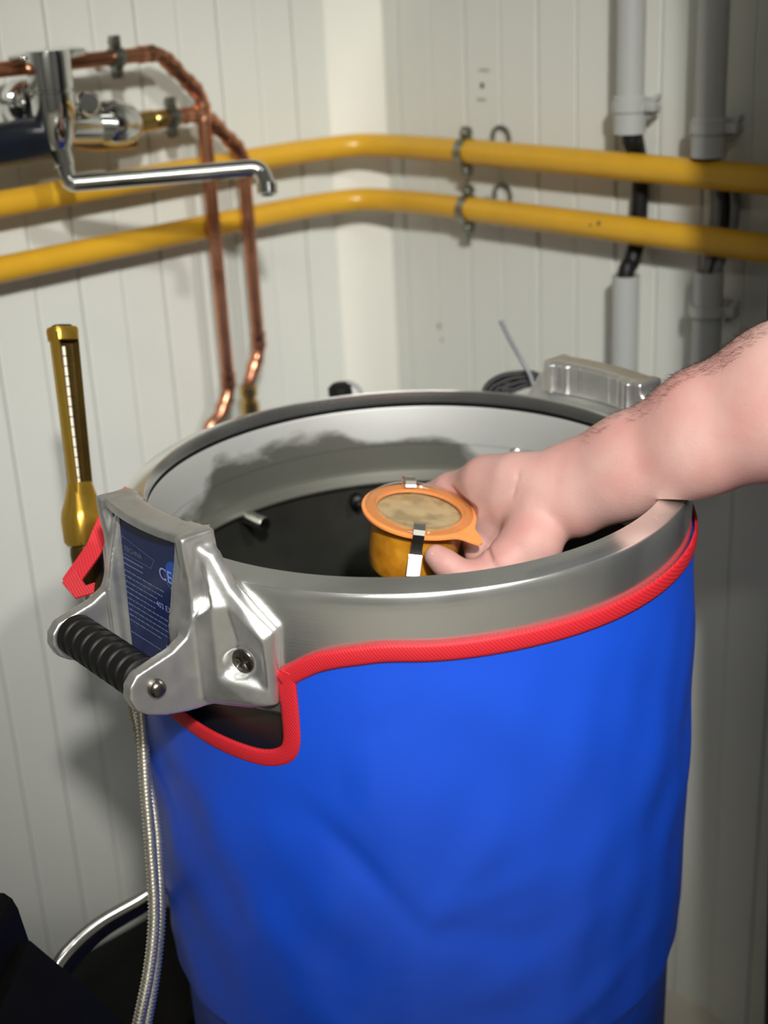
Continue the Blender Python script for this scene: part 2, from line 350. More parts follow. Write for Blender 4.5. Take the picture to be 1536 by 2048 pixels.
#@@ROOM
# ------------------------------------------------------------------ room
def wall(side, name, first, n, pitch, length):
    z1, z2 = -Z0, 2.5 - Z0
    g = G(); a0, a1 = .0, length
    c = wp(side, (a0 + a1) / 2, -.05, (z1 + z2) / 2)
    box(g, c, (DW[side], NW[side], (0, 0, 1)), ((a1 - a0) / 2, .047, (z2 - z1) / 2))
    wl = g.obj(name, M_joint, None, smooth=False); tag(wl, 'white profiled sandwich panel wall ' + ('on the left behind the copper pipes' if side == 'L' else 'on the right behind the grey conduits'), kind='structure')
    e = [first + pitch * k for k in range(-int(first / pitch) - 1, n)]
    e = [.044] + [x for x in e if x > .06]
    protos = {}
    for k in range(len(e) - 1):
        wdt = round(e[k + 1] - e[k], 5); proud = .0006 if k % 2 else .0016; key = (wdt, proud)
        if key not in protos:
            gg = G(); hw = wdt / 2 - .0007; H = (z2 - z1) / 2
            prof = [(-hw, -.004), (-hw, proud - .0008), (-hw + .0022, proud), (hw - .0022, proud), (hw, proud - .0008), (hw, -.004)]
            V = [(p[0], p[1], s * H) for s in (-1, 1) for p in prof]; npf = len(prof)
            F = [(i, i + 1, npf + i + 1, npf + i) for i in range(npf - 1)] + [tuple(range(npf - 1, -1, -1)), tuple(range(npf, 2 * npf))]
            o = gg.add(V, F).obj('wall_strip', M_wallL, None, smooth=False); protos[key] = o.data
        else:
            o = bpy.data.objects.new('wall_strip', protos[key]); COL.objects.link(o)
        D, N = DW[side], NW[side]; q = wp(side, (e[k] + e[k + 1]) / 2, 0, (z1 + z2) / 2)
        mx = Matrix(((D[0], N[0], 0, q[0]), (D[1], N[1], 0, q[1]), (D[2], N[2], 1, q[2]), (0, 0, 0, 1)))
        o.matrix_world = mx; o.parent = wl
    return wl
WL = wall('L', 'wall_left', .2531, 16, .0525, 1.35)
WR = wall('R', 'wall_right', .2305, 20, .0525, 1.35)
# diagonal corner moulding
g = G(); hh = [(-.0, ), ]
A = wp('L', .046, .0005, 0)[:2]; B = wp('R', .046, .0005, 0)[:2]
A2 = wp('L', .050, .0035, 0)[:2]; B2 = wp('R', .050, .0035, 0)[:2]; A3 = wp('L', .050, .0, 0)[:2]; B3 = wp('R', .050, 0., 0)[:2]
nn = (NW['L'] + NW['R'])[:2]; nn /= np.linalg.norm(nn)
ring = [A3, A2, A * 1 + nn * .004, B * 1 + nn * .004, B2, B3, CORN[:2] + nn * .01]
V = [(p[0], p[1], z) for z in (0, 2.5) for p in ring]; n_ = len(ring)
g.add(V, [(i, (i + 1) % n_, n_ + (i + 1) % n_, n_ + i) for i in range(n_)])
tag(g.obj('trim_1', M_trim, None, smooth=False), 'cream white diagonal moulding filling the corner between the two walls', kind='structure')
def slab(name, c, h, m, label):
    return tag(box(G(), c, XYZ, h).obj(name, m, None, smooth=False), label, kind='structure')
slab('floor', (0, -1.2, -.05), (2.6, 2.6, .05), M_floor, 'beige vinyl floor under the vessel')
slab('ceiling', (0, -1.2, 2.55), (2.6, 2.6, .05), M_ceil, 'white ceiling')
slab('wall_back', (0, -3.25, 1.25), (2.2, .05, 1.25), M_side, 'pale wall behind the photographer')
slab('wall_side_left', (-1.95, -1.7, 1.25), (.05, 1.6, 1.25), M_side, 'pale side wall at the left outside the picture')
slab('wall_side_right', (1.95, -1.7, 1.25), (.05, 1.6, 1.25), M_side, 'pale side wall at the right outside the picture')
t = thing('ceiling_lamp', 'long white batten lamp on the ceiling above the vessel, outside the picture', 'lamp', (LAMP[0], LAMP[1], 2.5))
put(box(G(), (LAMP[0], LAMP[1], 2.485), XYZ, (.6, .06, .0149), .004).obj('lamp_body', M_trim, None), t)
for sp_, ai_, lb_ in ((SPOT, (0, .2, Z0), 'unseen spot lamp added behind the camera, its soft cone dimming the outer parts of the view'), (SPOT2, (-.06, .25, Z0 + .04), 'second unseen spot lamp added on the right to deepen the shadows on the left wall')):  # housings made up for the two added spots
    t = thing('unseen_spot_lamp', lb_, 'lamp', (sp_.x, sp_.y, 2.5), 'added spot lamps out of view')
    g = G(); dS = np.array(Vector(ai_) - sp_); dS /= np.linalg.norm(dS)
    lathe(g, [(.10, -.02), (.098, -.03), (.06, -.11), (.025, -.13), (0, -.13)], np.array(sp_), dS, 32); put(g.obj('lamp_shade', M_trim), t)
    g = G(); tube(g, [np.array(sp_) - dS * .12, (sp_.x, sp_.y - .13, 2.5)], .012, 10); put(g.obj('lamp_arm', M_trim), t)
# wall marks
def wall_mark(pts, r, name, label, m):
    g = G()
    for (x, y, rx, rz) in pts:
        q = wall_px('R', x, y, .0018); V = [q]; 
        for k in range(12):
            a = 2 * math.pi * k / 12; V.append(q + DW['R'] * rx * math.cos(a) + np.array([0, 0, 1]) * rz * math.sin(a))
        g.add(V, [(0, 1 + k, 1 + (k + 1) % 12) for k in range(12)])
    o = g.obj(name, m, None, smooth=False); o.parent = WR; o.matrix_parent_inverse = Matrix.Identity(4); return o
M_mark = mat('dark_smudge', (.06, .05, .03), .7); M_faint = mat('faint_smudge', (.36, .35, .29), .7)
wall_mark([(964, 171, .0028, .0032)], 1, 'screw_hole', '', M_mark)
wall_mark([(968, 140, .009, .0012), (962, 199, .008, .0012), (878, 652, .003, .004), (884, 680, .003, .002)], 1, 'wall_smudge', '', M_faint)

# ------------------------------------------------------------------ yellow gas pipes
def gas_pipe(z, label, clamp_along, dots):
    t = thing('gas_pipe', label, 'pipe', wp('R', .2, .035, z), 'yellow gas pipes across the corner')
    R = .0132
    P = [wp('L', 1.0, .035, z), wp('L', .22, .035, z), wp('L', .15, .036, z), wp('L', .10, .0415, z)]
    P += [(wp('L', .066, .0535, z + .0005) + wp('R', .066, .0535, z + .0005)) / 2, wp('R', .10, .0415, z), wp('R', .15, .036, z), wp('R', .19, .035, z)]
    g = G(); tube(g, smooth_path([P[0], wp('L', .6, .035, z), wp('L', .35, .035, z)] + P[1:] + [wp('R', .205, .035, z)], 10), R, 24)
    put(g.obj('pipe', M_yellow), t)
    g = G(); tube(g, smooth_path([wp('R', .2045, .034, z), wp('R', .4, .034, z), wp('R', .7, .034, z), wp('R', 1.0, .034, z)], 8), R + .0007, 24)
    put(g.obj('pipe', M_yellow), t)
    g = G()
    for a in (-.004,):
        c = wp('R', clamp_along, .035, z); lathe(g, [(R + .0008, -.005), (R + .0028, -.005), (R + .0028, .005), (R + .0008, .005)], c, DW['R'], 28, closed=True)
        for s in (1, -1):
            e = wp('R', clamp_along, .035, z + s * (R + .007)); box(g, e, (DW['R'], NW['R'], (0, 0, 1)), (.0055, .002, .007), .001)
            box(g, e + NW['R'] * -.003, (DW['R'], NW['R'], (0, 0, 1)), (.0055, .002, .006), .001)
            tube(g, [e + NW['R'] * .006, e - NW['R'] * .009], .0032, 8)
        tube(g, [wp('R', clamp_along, .02, z + .004), wp('R', clamp_along, .001, z + .004)], .005, 10)
    put(g.obj('pipe_clamp', M_clampm), t)
    g = G(); lathe(g, [(.0105, 0), (.0135, 0), (.0135, .004), (.0105, .004)], wp('R', clamp_along + .024, .002, z + .0125), NW['R'], 24, closed=True)
    put(g.obj('clamp_ring', M_clampm), t)
    g = G()
    for (a, dz, r) in dots:
        c = wp('R', a, .034, z); dirv = NW['R'] * math.cos(dz) + np.array([0, 0, 1]) * math.sin(dz); q = c + dirv * (R + .0004)
        lathe(g, [(0, .0008), (r * .7, .0006), (r, 0)], q, dirv, 10)
    if dots: tag(put(g.obj('paint_chip', M_mark), t), 'dark chips in the paint')
    return t
gas_pipe(.1538, 'upper yellow gas pipe bending round the corner above its twin', .2085, [])
gas_pipe(.0915, 'lower yellow gas pipe with two small dark chips on its right half', .2095, [(.392, .25, .0018), (.402, .45, .0026)])

# ------------------------------------------------------------------ copper pipes and mixer tap
def fitting(g, a, b, r0):
    a, b = np.array(a), np.array(b); d = b - a; L = np.linalg.norm(d)
    lathe(g, [(r0, 0), (r0 + .0012, .0008), (r0 + .0016, .25 * L), (r0 + .0009, .36 * L), (r0 + .0009, .64 * L), (r0 + .0016, .75 * L), (r0 + .0012, L - .0008), (r0, L)], a, d, 20)
def clampR(s, along, off, z, horiz=True, r=.0075):
    g = G(); c = wp(s, along, off, z); ax = DW[s] if horiz else np.array([0, 0, 1.]); up = np.array([0, 0, 1.]) if horiz else DW[s]
    lathe(g, [(r + .0003, -.006), (r + .0022, -.006), (r + .0032, 0), (r + .0022, .006), (r + .0003, .006)], c, ax, 24, closed=True)
    for q in (1, -1):
        e = c + up * q * (r + .0065); box(g, e, (ax, NW[s], up), (.0055, .0035, .0065), .0012)
        lathe(g, [(0, .0065), (.003, .006), (.0045, .003), (.0045, -.006)], e, NW[s], 12)
    tube(g, [c - NW[s] * r, c - NW[s] * (off - .001)], .004, 8)
    return g
RC = .0073
def arc_elbow(c_from, c_to, corner, n=10): return fillet([c_from, corner, c_to], .03, n)
OFFc = .060
# outer pipe: along the wall, 45 degree bends, then straight down
zt1, zt2 = .2785, .2145
def copper(label, al_v, zt, al_start, kinkz, dirs):
    t = thing('copper_pipe', label, 'pipe', wp('L', al_v, OFFc, zt - .05), 'copper water pipes by the corner')
    p0 = wp('L', al_start, OFFc, zt); b1 = wp('L', al_v + .047, OFFc, zt); b2 = wp('L', al_v, OFFc, zt - .047)
    k1 = wp('L', al_v, OFFc, kinkz)
    pts = [p0, b1, b2, k1] + dirs
    g = G(); tube(g, fillet(pts, .026, 8), RC, 20); put(g.obj('pipe', M_copper), t)
    D = DW['L']; up = np.array([0, 0, 1.]); dg = (b2 - b1) / np.linalg.norm(b2 - b1)
    for (a, b) in ((b1 + D * .027, b1 + D * .006), (b1 + dg * .008, b1 + dg * .028), (b2 - dg * .026, b2 - dg * .007), (b2 - up * .006, b2 - up * .028)):
        g = G(); fitting(g, a, b, RC); put(g.obj('pipe_fitting', M_copper), t)
    g = G(); fitting(g, k1 + up * .022, k1 + up * .003, RC); put(g.obj('pipe_fitting', M_copper), t)
    d = dirs[0] - k1; d /= np.linalg.norm(d)
    g = G(); fitting(g, k1 + d * .006, k1 + d * .024, RC); put(g.obj('pipe_fitting', M_copper), t)
    return t
c1 = copper('copper pipe crossing behind the tap and dropping nearest the tap spout joint', .2735, zt1, 1.0, -.088,
            [wp('L', .2935, OFFc + .004, -.114), wp('L', .310, OFFc + .004, -.121), wp('L', .315, OFFc, -.30)])
put(clampR('L', .372, OFFc, zt1).obj('pipe_clamp', M_clampm), c1)
c2 = copper('copper pipe nearer the corner that ends in a brass union above the vessel', .2265, zt2, .315, -.052,
            [wp('L', .2440, OFFc, -.084), wp('L', .2465, OFFc, -.10)])
put(clampR('L', .3135, OFFc, zt2).obj('pipe_clamp', M_clampm), c2)
g = G(); lathe(g, [(.0085, 0), (.0105, -.002), (.0105, -.012), (.008, -.014), (.008, -.018), (.011, -.02), (.011, -.034), (.0075, -.037), (.0075, -.3)], wp('L', .2466, OFFc, -.088), (0, 0, 1), 6 * 4)
tag(put(g.obj('brass_union', M_brass), c2), 'brass union')
g = G(); ax = DW['L']; lathe(g, [(.0073, 0), (.0095, .001), (.0095, .012), (.008, .014), (.0105, .016), (.0105, .036), (.0078, .038), (.0078, .05)], wp('L', .322, OFFc, zt2), ax, 24)
tag(put(g.obj('brass_union', M_brass), c2), 'brass union')

def P3(x, y, d): return at(x, y, d)
# mixer tap
T0 = at(108, 190, 1.33)
t = thing('mixer_tap', 'chrome single lever wall mixer with a long swivel spout on the left wall', 'tap', at(120, 330, 1.33))
up = np.array([0, 0, 1.])
g = G()
lathe(g, [(0, 0), (.0105, .0), (.0125, .003), (.0155, .010), (.0180, .022), (.0205, .036), (.0205, .0505), (.0190, .0515), (.0190, .0535), (.0205, .0545), (.0212, .082), (.0200, .088), (0, .089)], at(119, 297, 1.32), (0, 0, 1), 32)
put(g.obj('tap_body', M_chrome), t)
g = G(); lv = DW['L'] * .97 + NW['L'] * .24; lv /= np.linalg.norm(lv); lw = np.cross(up, lv)
loftc(g, [(-.024, rr(.0195, .0035)), (-.020, rr(.0215, .0050)), (.0, rr(.0215, .0052)), (.022, rr(.0170, .0042)), (.046, rr(.0120, .0030)), (.050, rr(.0085, .0015))], at(108, 112, 1.32) + up * .002, lw, up, lv)
put(g.obj('tap_lever', M_chrome), t)
g = G(); s0 = at(122, 300, 1.32); s1 = at(138, 368, 1.32); s2 = at(520, 335, 1.33); s3 = at(532, 340, 1.33); s4 = at(534, 372, 1.33)
sp_ = [s0, s0 * .52 + s1 * .48, s0 * .50 + s1 * .50] + fillet([s0 * .4 + s1 * .6, s1, s2, s4 * .9 + s3 * .1], .013, 8); tube(g, sp_, [.0097, .0097] + [.0082] * (len(sp_) - 2), 20)
put(g.obj('spout', M_chrome), t)
g = G(); lathe(g, [(.0085, 0), (.0098, .0015), (.0098, .010), (.0085, .0115), (.006, .0115)], s4 - (s4 - s3) / np.linalg.norm(s4 - s3) * .003, s4 - s3, 20); put(g.obj('aerator', M_chrome), t)
# inlet bodies and cover roses
g = G(); qa = at(180, 210, 1.36); qb = at(262, 245, 1.40)
tube(g, [at(128, 250, 1.34), at(215, 250, 1.385)], .017, 24); tube(g, smooth_path([at(208, 245, 1.37), at(245, 247, 1.39), at(272, 246, 1.41)], 5), [.019, .0215, .022, .022, .0215, .021, .020, .018, .015, .012, .009], 24)
put(g.obj('tap_inlet', M_chrome), t)
g = G(); lathe(g, [(0, .022), (.009, .022), (.012, .018), (.013, .0), (.013, -.01)], at(170, 212, 1.345), -FW * .6 + NW['L'] * .6, 24); tube(g, [at(172, 212, 1.35), at(195, 232, 1.38)], .011, 16)
put(g.obj('check_valve', M_chrome), t)
g = G(); tube(g, smooth_path([at(150, 283, 1.40), at(195, 287, 1.41), at(270, 282, 1.43)], 6), .0075, 14)
tag(put(g.obj('brass_elbow', M_brass), t), 'brass connection under the tap')
# chrome cover left of the tap body
g = G(); lathe(g, [(.0, .014), (.016, .014), (.021, .010), (.0225, .0)], at(44, 205, 1.36), NW['L'], 28); tube(g, [at(70, 215, 1.35), at(44, 205, 1.37)], .012, 16)
put(g.obj('cover_rose', M_chrome), t)
g = G(); e0 = at(112, 272, 1.33) + DW['L'] * .42 + np.array([0, 0, -.006]); e1 = at(112, 272, 1.33); tube(g, [e0, e0 * .5 + e1 * .5, e1 * .97 + e0 * .03, e1], [.020, .020, .020, .017], 24)
tag(g.obj('pipe_sleeve', M_navy), 'thick black insulated pipe running into the left side of the mixer tap', 'pipe')

#@@CONDUITS
# ------------------------------------------------------------------ grey conduits with cables
def conduit(label, along, z0, z1, R, clipz, top_open=False, notch=False, bell=True, off=.032):
    t = thing('conduit', label, 'conduit', wp('R', along, off, z0), 'grey electrical conduits on the right wall')
    g = G(); x = np.linspace(0, 1, 2)
    prof = [(R - .0022, z0), (R, z0), (R, z1), (R - .0022, z1)]
    if bell: prof = [(R - .001, z0), (R + .0022, z0), (R + .0022, z0 + .034), (R, z0 + .036), (R, z1), (R - .0022, z1), (R - .0022, z0 + .01)]
    lathe(g, prof, wp('R', along, off, 0), (0, 0, 1), 32, closed=True)
    put(g.obj('tube', M_grey), t)
    if clipz is not None:
        g = G(); lathe(g, [(R + .0006, clipz - .005), (R + .0042, clipz - .005), (R + .0042, clipz + .005), (R + .0006, clipz + .005)], wp('R', along, off, 0), (0, 0, 1), 32, closed=True)
        e = wp('R', along + R + .008, off - .004, clipz); box(g, e, (DW['R'], NW['R'], (0, 0, 1)), (.007, .005, .0045), .001)
        box(g, wp('R', along + R + .011, off - .008, clipz + .006), (DW['R'] * .8 + up * .6, NW['R'], up), (.005, .005, .003), .001)
        box(g, wp('R', along + R + .006, off - .012, clipz - .007), (DW['R'] + up * .8, NW['R'], up), (.007, .005, .003), .001)
        box(g, wp('R', along, (off - R) / 2, clipz), (DW['R'], NW['R'], (0, 0, 1)), (.010, (off - R) / 2 - .001, .005), .001)
        put(g.obj('conduit_clip', M_grey), t)
    return t
conduit('upper length of the left grey conduit above the black cable', .4275, .186, 1.6, .0138, .212)
conduit('lower length of the left grey conduit behind the vessel lug', .4265, -.115, .045, .0138, None, bell=False)
conduit('upper length of the right grey conduit at the picture edge', .5195, .1700, 1.6, .0145, .197)
conduit('lower length of the right grey conduit with a clip near its top', .5255, -.13, .062, .0145, .024, bell=False)
g = G(); tube(g, smooth_path([wp('R', .4285, .032, .5), wp('R', .4285, .032, .2), wall_px('R', 1267, 262, .030), wall_px('R', 1277, 315, .0125), wall_px('R', 1281, 350, .0112), wall_px('R', 1279, 420, .0112), wall_px('R', 1275, 475, .0115), wall_px('R', 1263, 525, .022), wp('R', .4255, .032, .035), wp('R', .4255, .032, -.12)], 8), .0083, 18)
tag(g.obj('black_cable', M_blk), 'thick black cable passing behind the yellow pipes between the left conduits', 'cable')
tag(tube(G(), smooth_path([wp('R', .4300, .031, -.100), wp('R', .436, .031, -.119), wp('R', .445, .03, -.135), wp('R', .45, .03, -.2)], 6), .009, 14).obj('cable_end', M_blk), 'black cable leaving the bottom of the left conduit', 'cable')
for k, (da, do, m, r, lb) in enumerate([(-.0085, .014, M_greyc, .0042, 'grey cable leftmost of the bundle between the right conduits'), (-.0025, .017, M_greyc, .0042, 'grey cable second from left in the bundle between the right conduits'),
                                       (.0035, .014, M_blk, .0042, 'black cable in the bundle between the right conduits'), (.0120, .012, M_greyc, .0045, 'grey cable rightmost of the bundle between the right conduits')]):
    a = .523 + da
    g = G(); tube(g, smooth_path([wp('R', .5195 + da * .5, .034, .26), wp('R', .5195 + da * .55, .033, .175), wp('R', a + .001, do + .001, .14), wp('R', a + .002, do, .10), wp('R', .5245 + da * .55, .030, .052), wp('R', .5255 + da * .5, .034, -.02)], 8), r, 12)
    tag(g.obj('cable', m), lb, 'cable', 'cables between the right conduits')

#@@VESSEL
# ------------------------------------------------------------------ pressure vessel
R = .215; RI = .1968
VE = thing('pressure_vessel', 'round stainless steel autoclave drum, open on top, with two cast side lugs', 'autoclave', (0, 0, 0))
def zz(p): return [(r, z + Z0) for r, z in p]
g = G(); lathe(g, zz([(RI + .0006, -.0115), (RI, -.0105), (RI, -.0008), (RI + .0006, 0), (R - .0030, -.0044), (R - .0020, -.0052), (R - .0011, -.0075), (R - .0005, -.0115), (R - .0001, -.019), (R, -.030), (R, -.095), (R - .004, -.097), (R - .004, -.099), (.2, -.099)]), seg=256)
put(g.obj('rim_ring', M_rim, sharp=31), VE)
g = G(); lathe(g, zz([(RI + .004, -.0112), (RI + .004, -.0135)]), seg=192); lathe(g, zz([(.2, -.0112), (RI + .0035, -.0135), (RI + .0008, -.0150)]), seg=192)
put(g.obj('seal_groove', M_blk, sharp=30), VE)
g = G(); lathe(g, zz([(RI + .002, -.0145), (RI + .0008, -.016), (RI - .0005, -.030), (RI - .0005, -.050), (RI + .0004, -.0505), (RI + .0004, -.0735), (RI - .003, -.0745), (RI - .0035, -.0765), (RI - .005, -.084), (RI - .0035, -.0865), (RI + .003, -.088)]), seg=192)
put(g.obj('inner_wall', M_inner, sharp=30), VE)
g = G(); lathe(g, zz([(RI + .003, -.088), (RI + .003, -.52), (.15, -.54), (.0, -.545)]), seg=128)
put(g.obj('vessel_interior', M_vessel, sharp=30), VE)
g = G(); lathe(g, zz([(.2, -.099), (.2055, -.1), (.2055, -.60), (.19, -.62), (0, -.62)]), seg=160)
put(g.obj('vessel_body', M_body, sharp=30), VE)
for k in range(3):
    a = math.radians(100 + 120 * k); g = G(); c = np.array([.17 * math.cos(a), .17 * math.sin(a), 0])
    lathe(g, [(.025, 0), (.025, .006), (.014, .01), (.014, Z0 - .62 + .004), (0, Z0 - .62 + .004)], c, (0, 0, 1), 20); put(g.obj('foot', M_blk, sharp=30), VE)
def pol(r, deg, z): a = math.radians(deg); return np.array([r * math.cos(a), r * math.sin(a), z + Z0])
g = G(); a = pol(.2, 136.3, -.0885); d = -pol(1, 136.3, -Z0); d = d + np.array([.02, -.12, 0]); d /= np.linalg.norm(d)
lathe(g, [(.0058, 0), (.0062, .002), (.0062, .0315), (.0058, .0325), (.0045, .0325), (.0045, .006), (0, .006)], a, d, 24); tag(put(g.obj('inlet_stub', M_steel, sharp=30), VE), 'short steel pipe stub')
g = G(); a = pol(.199, 103.6, -.099); d = -pol(1, 103.6, -Z0); lathe(g, [(.0055, 0), (.0065, .004), (.0060, .012), (.003, .014), (.003, .02), (0, .021)], a, d, 16); put(g.obj('inner_sensor', M_blk), VE)
g = G(); a = pol(RI, 60.1, -.0535); d = -pol(1, 60.1, -Z0); lathe(g, [(0, .004), (.0025, .0035), (.0035, .001), (.0045, .0005), (.005, 0)], a, d, 16); put(g.obj('pin', M_steel), VE)

# ---- cast lug (local: rho, tau, z) built as an implicit surface
PH = math.radians(-140.3)
def cast_field():
    h = .00115; org = np.array([.190, -.118, -.108]); n = (86, 206, 130)
    X = (org[0] + h * np.arange(n[0]))[:, None, None]; Y = (org[1] + h * np.arange(n[1]))[None, :, None]; Z = (org[2] + h * np.arange(n[2]))[None, None, :]
    X, Y, Z = np.broadcast_arrays(X, Y, Z); X = X.astype(np.float32); Y = Y.astype(np.float32); Z = Z.astype(np.float32)
    T = np.abs(Y); r = np.hypot(X, Y); th = np.degrees(np.arctan2(T, X))
    # pad on top of the rim
    pad = np.maximum.reduce([.1985 - r, r - .2345, T - (.0430 + (X - .196) * .30), Z - .0295, -Z + .0005, (.0220 - Z) * (X > .2236)])
    pad2 = np.maximum.reduce([.2155 - r, X - .2262, T - .046, Z - .0295, .0245 - Z])
    # arms
    prof = [(.206, .0293), (.2325, .0293), (.2318, .015), (.2300, .0), (.2300, -.015), (.2320, -.029), (.2370, -.0380), (.248, -.0440), (.263, -.0475), (.2755, -.0505), (.2815, -.0575), (.2825, -.0665), (.279, -.075), (.271, -.081), (.258, -.0865), (.240, -.0905), (.214, -.093), (.214, 0), (.206, .001)]
    pd = sd_poly(X[:, :1, :], Z[:, :1, :], prof); pd = np.broadcast_to(pd, X.shape)
    tc = .0505 + np.clip(X - .2205, 0, .012) * .10 + np.clip(-Z, 0, .09) * .008; hw = .0042 + .0012 * np.clip(-Z, 0, .08) / .08
    arm = np.maximum(pd, np.abs(T - tc) - hw)
    # back web between arms
    web = np.maximum.reduce([.2152 - r, X - .2235, T - .049, Z - .028, -.0905 - Z])
    # wing with faceted height
    V = {'A0': (11.5, .0290, .0095), 'P0': (13.0, .0245, .014), 'P1': (16.2, .0160, .008), 'P2': (19.6, -.0060, .0085), 'P3': (26.9, -.0325, .0062), 'P3i': (25.4, -.037, .0125),
         'P4': (26.2, -.0865, .0062), 'P4i': (25.4, -.0745, .0105), 'P5': (21.6, -.0915, .0085), 'P5i': (22.6, -.0835, .0150), 'P6': (11.5, -.0910, .020), 'R1': (17.3, -.0165, .0195), 'R1b': (19.2, -.017, .0125), 'R2': (11.8, -.0335, .0235),
         'R3': (14.8, .0120, .0125), 'K': (14.2, -.014, .0070), 'L1': (17.3, -.0675, .0200), 'L0': (12.4, -.0840, .0240), 'M': (20.5, -.055, .0072), 'B': (9, .029, .012), 'B2': (9, -.0335, .028), 'B3': (9, -.091, .028), 'Mr': (24.6, -.055, .0095)}
    tri = [('P0', 'P1', 'R3'), ('P1', 'P2', 'R1b'), ('P1', 'R1b', 'R3'), ('R3', 'R1b', 'R1'), ('R3', 'R1', 'K'), ('K', 'R1', 'R2'), ('R3', 'K', 'R2'), ('R3', 'R2', 'B2'), ('R3', 'B2', 'B'), ('P0', 'R3', 'B'), ('P0', 'B', 'A0'),
           ('P2', 'P3', 'P3i'), ('P2', 'P3i', 'R1b'), ('R1b', 'P3i', 'M'), ('R1', 'R1b', 'M'), ('P3i', 'Mr', 'M'), ('P3', 'P4', 'P4i'), ('P3', 'P4i', 'P3i'), ('P3i', 'P4i', 'Mr'), ('R1', 'M', 'L1'), ('R2', 'R1', 'L1'), ('R2', 'L1', 'L0'), ('B2', 'R2', 'L0'), ('B2', 'L0', 'B3'),
           ('L0', 'P6', 'B3'), ('M', 'P4i', 'L1'), ('M', 'Mr', 'P4i'), ('L1', 'P4i', 'P5i'), ('P4', 'P5', 'P5i'), ('P4', 'P5i', 'P4i'), ('L0', 'L1', 'P5i'), ('L0', 'P5i', 'P5'), ('L0', 'P5', 'P6')]
    H = np.full(X.shape, .004, np.float32)
    for a, b, c in tri:
        a, b, c = (np.array(V[k]) * (1, 250, 1) for k in (a, b, c)); den = (b[1] - c[1]) * (a[0] - c[0]) + (c[0] - b[0]) * (a[1] - c[1])
        l1 = ((b[1] - c[1]) * (th - c[0]) + (c[0] - b[0]) * (Z * 250 - c[1])) / den; l2 = ((c[1] - a[1]) * (th - c[0]) + (a[0] - c[0]) * (Z * 250 - c[1])) / den; l3 = 1 - l1 - l2
        m = (l1 >= -1e-3) & (l2 >= -1e-3) & (l3 >= -1e-3); H = np.where(m, l1 * a[2] + l2 * b[2] + l3 * c[2], H)
    out = [(V[k][0] * .004, V[k][1]) for k in ('A0', 'P0', 'P1', 'P2', 'P3', 'P4', 'P5', 'P6')] + [(.036, -.091), (.036, .0293)]
    pw = sd_poly(th * .004, Z, out)
    # boss for screw
    q = V['M']; dd = np.hypot((th - 20.6) * .0040, Z + .0565); H = np.where(dd < .0098, .0086, np.where(dd < .0135, np.maximum(H, .0098), H))
    wing = np.maximum.reduce([pw, r - (.2155 + H), .2152 - r])
    F = np.minimum.reduce([pad, pad2]); F = smin(F, arm, .0025); F = smin(F, wing, .0035); F = smin(F, web, .0015)
    # clear recess for the nameplate
    rec = np.maximum.reduce([.2232 - X, T - (.0405), Z - .0085]); F = np.maximum(F, -rec) if False else F
    F = np.maximum(F, .2152 - r - (Z > -.004) * .02)
    F = blur(F, 1); F[[0, -1]] = 1; F[:, [0, -1]] = 1; F[:, :, [0, -1]] = 1
    return surface_nets(F, org, h)
cv, cq = cast_field(); cv = relax(cv, cq, 2, .4)
def loc2w(ph, v):
    v = np.atleast_2d(v); c, s = math.cos(ph), math.sin(ph)
    return np.stack([v[:, 0] * c - v[:, 1] * s, v[:, 0] * s + v[:, 1] * c, v[:, 2] + Z0], 1)
def tubeL(g, ph, pts, r, seg=20): tube(g, loc2w(ph, np.array(pts)), r, seg)
def text_geo(g, s, size, org, ex, ey, ez, align='LEFT', shear=0, th=.0002):
    cu = bpy.data.curves.new('t', 'FONT'); cu.body = s; cu.size = size; cu.align_x = align; cu.extrude = 0; cu.shear = shear; cu.resolution_u = 3
    o = bpy.data.objects.new('t', cu); COL.objects.link(o); dg = bpy.context.evaluated_depsgraph_get(); me = o.evaluated_get(dg).to_mesh()
    V = [org + ex * v.co.x + ey * v.co.y + ez * th for v in me.vertices]; F = [list(p.vertices) for p in me.polygons]; g.add(V, F)
    o.evaluated_get(dg).to_mesh_clear(); bpy.data.objects.remove(o); bpy.data.curves.remove(cu)
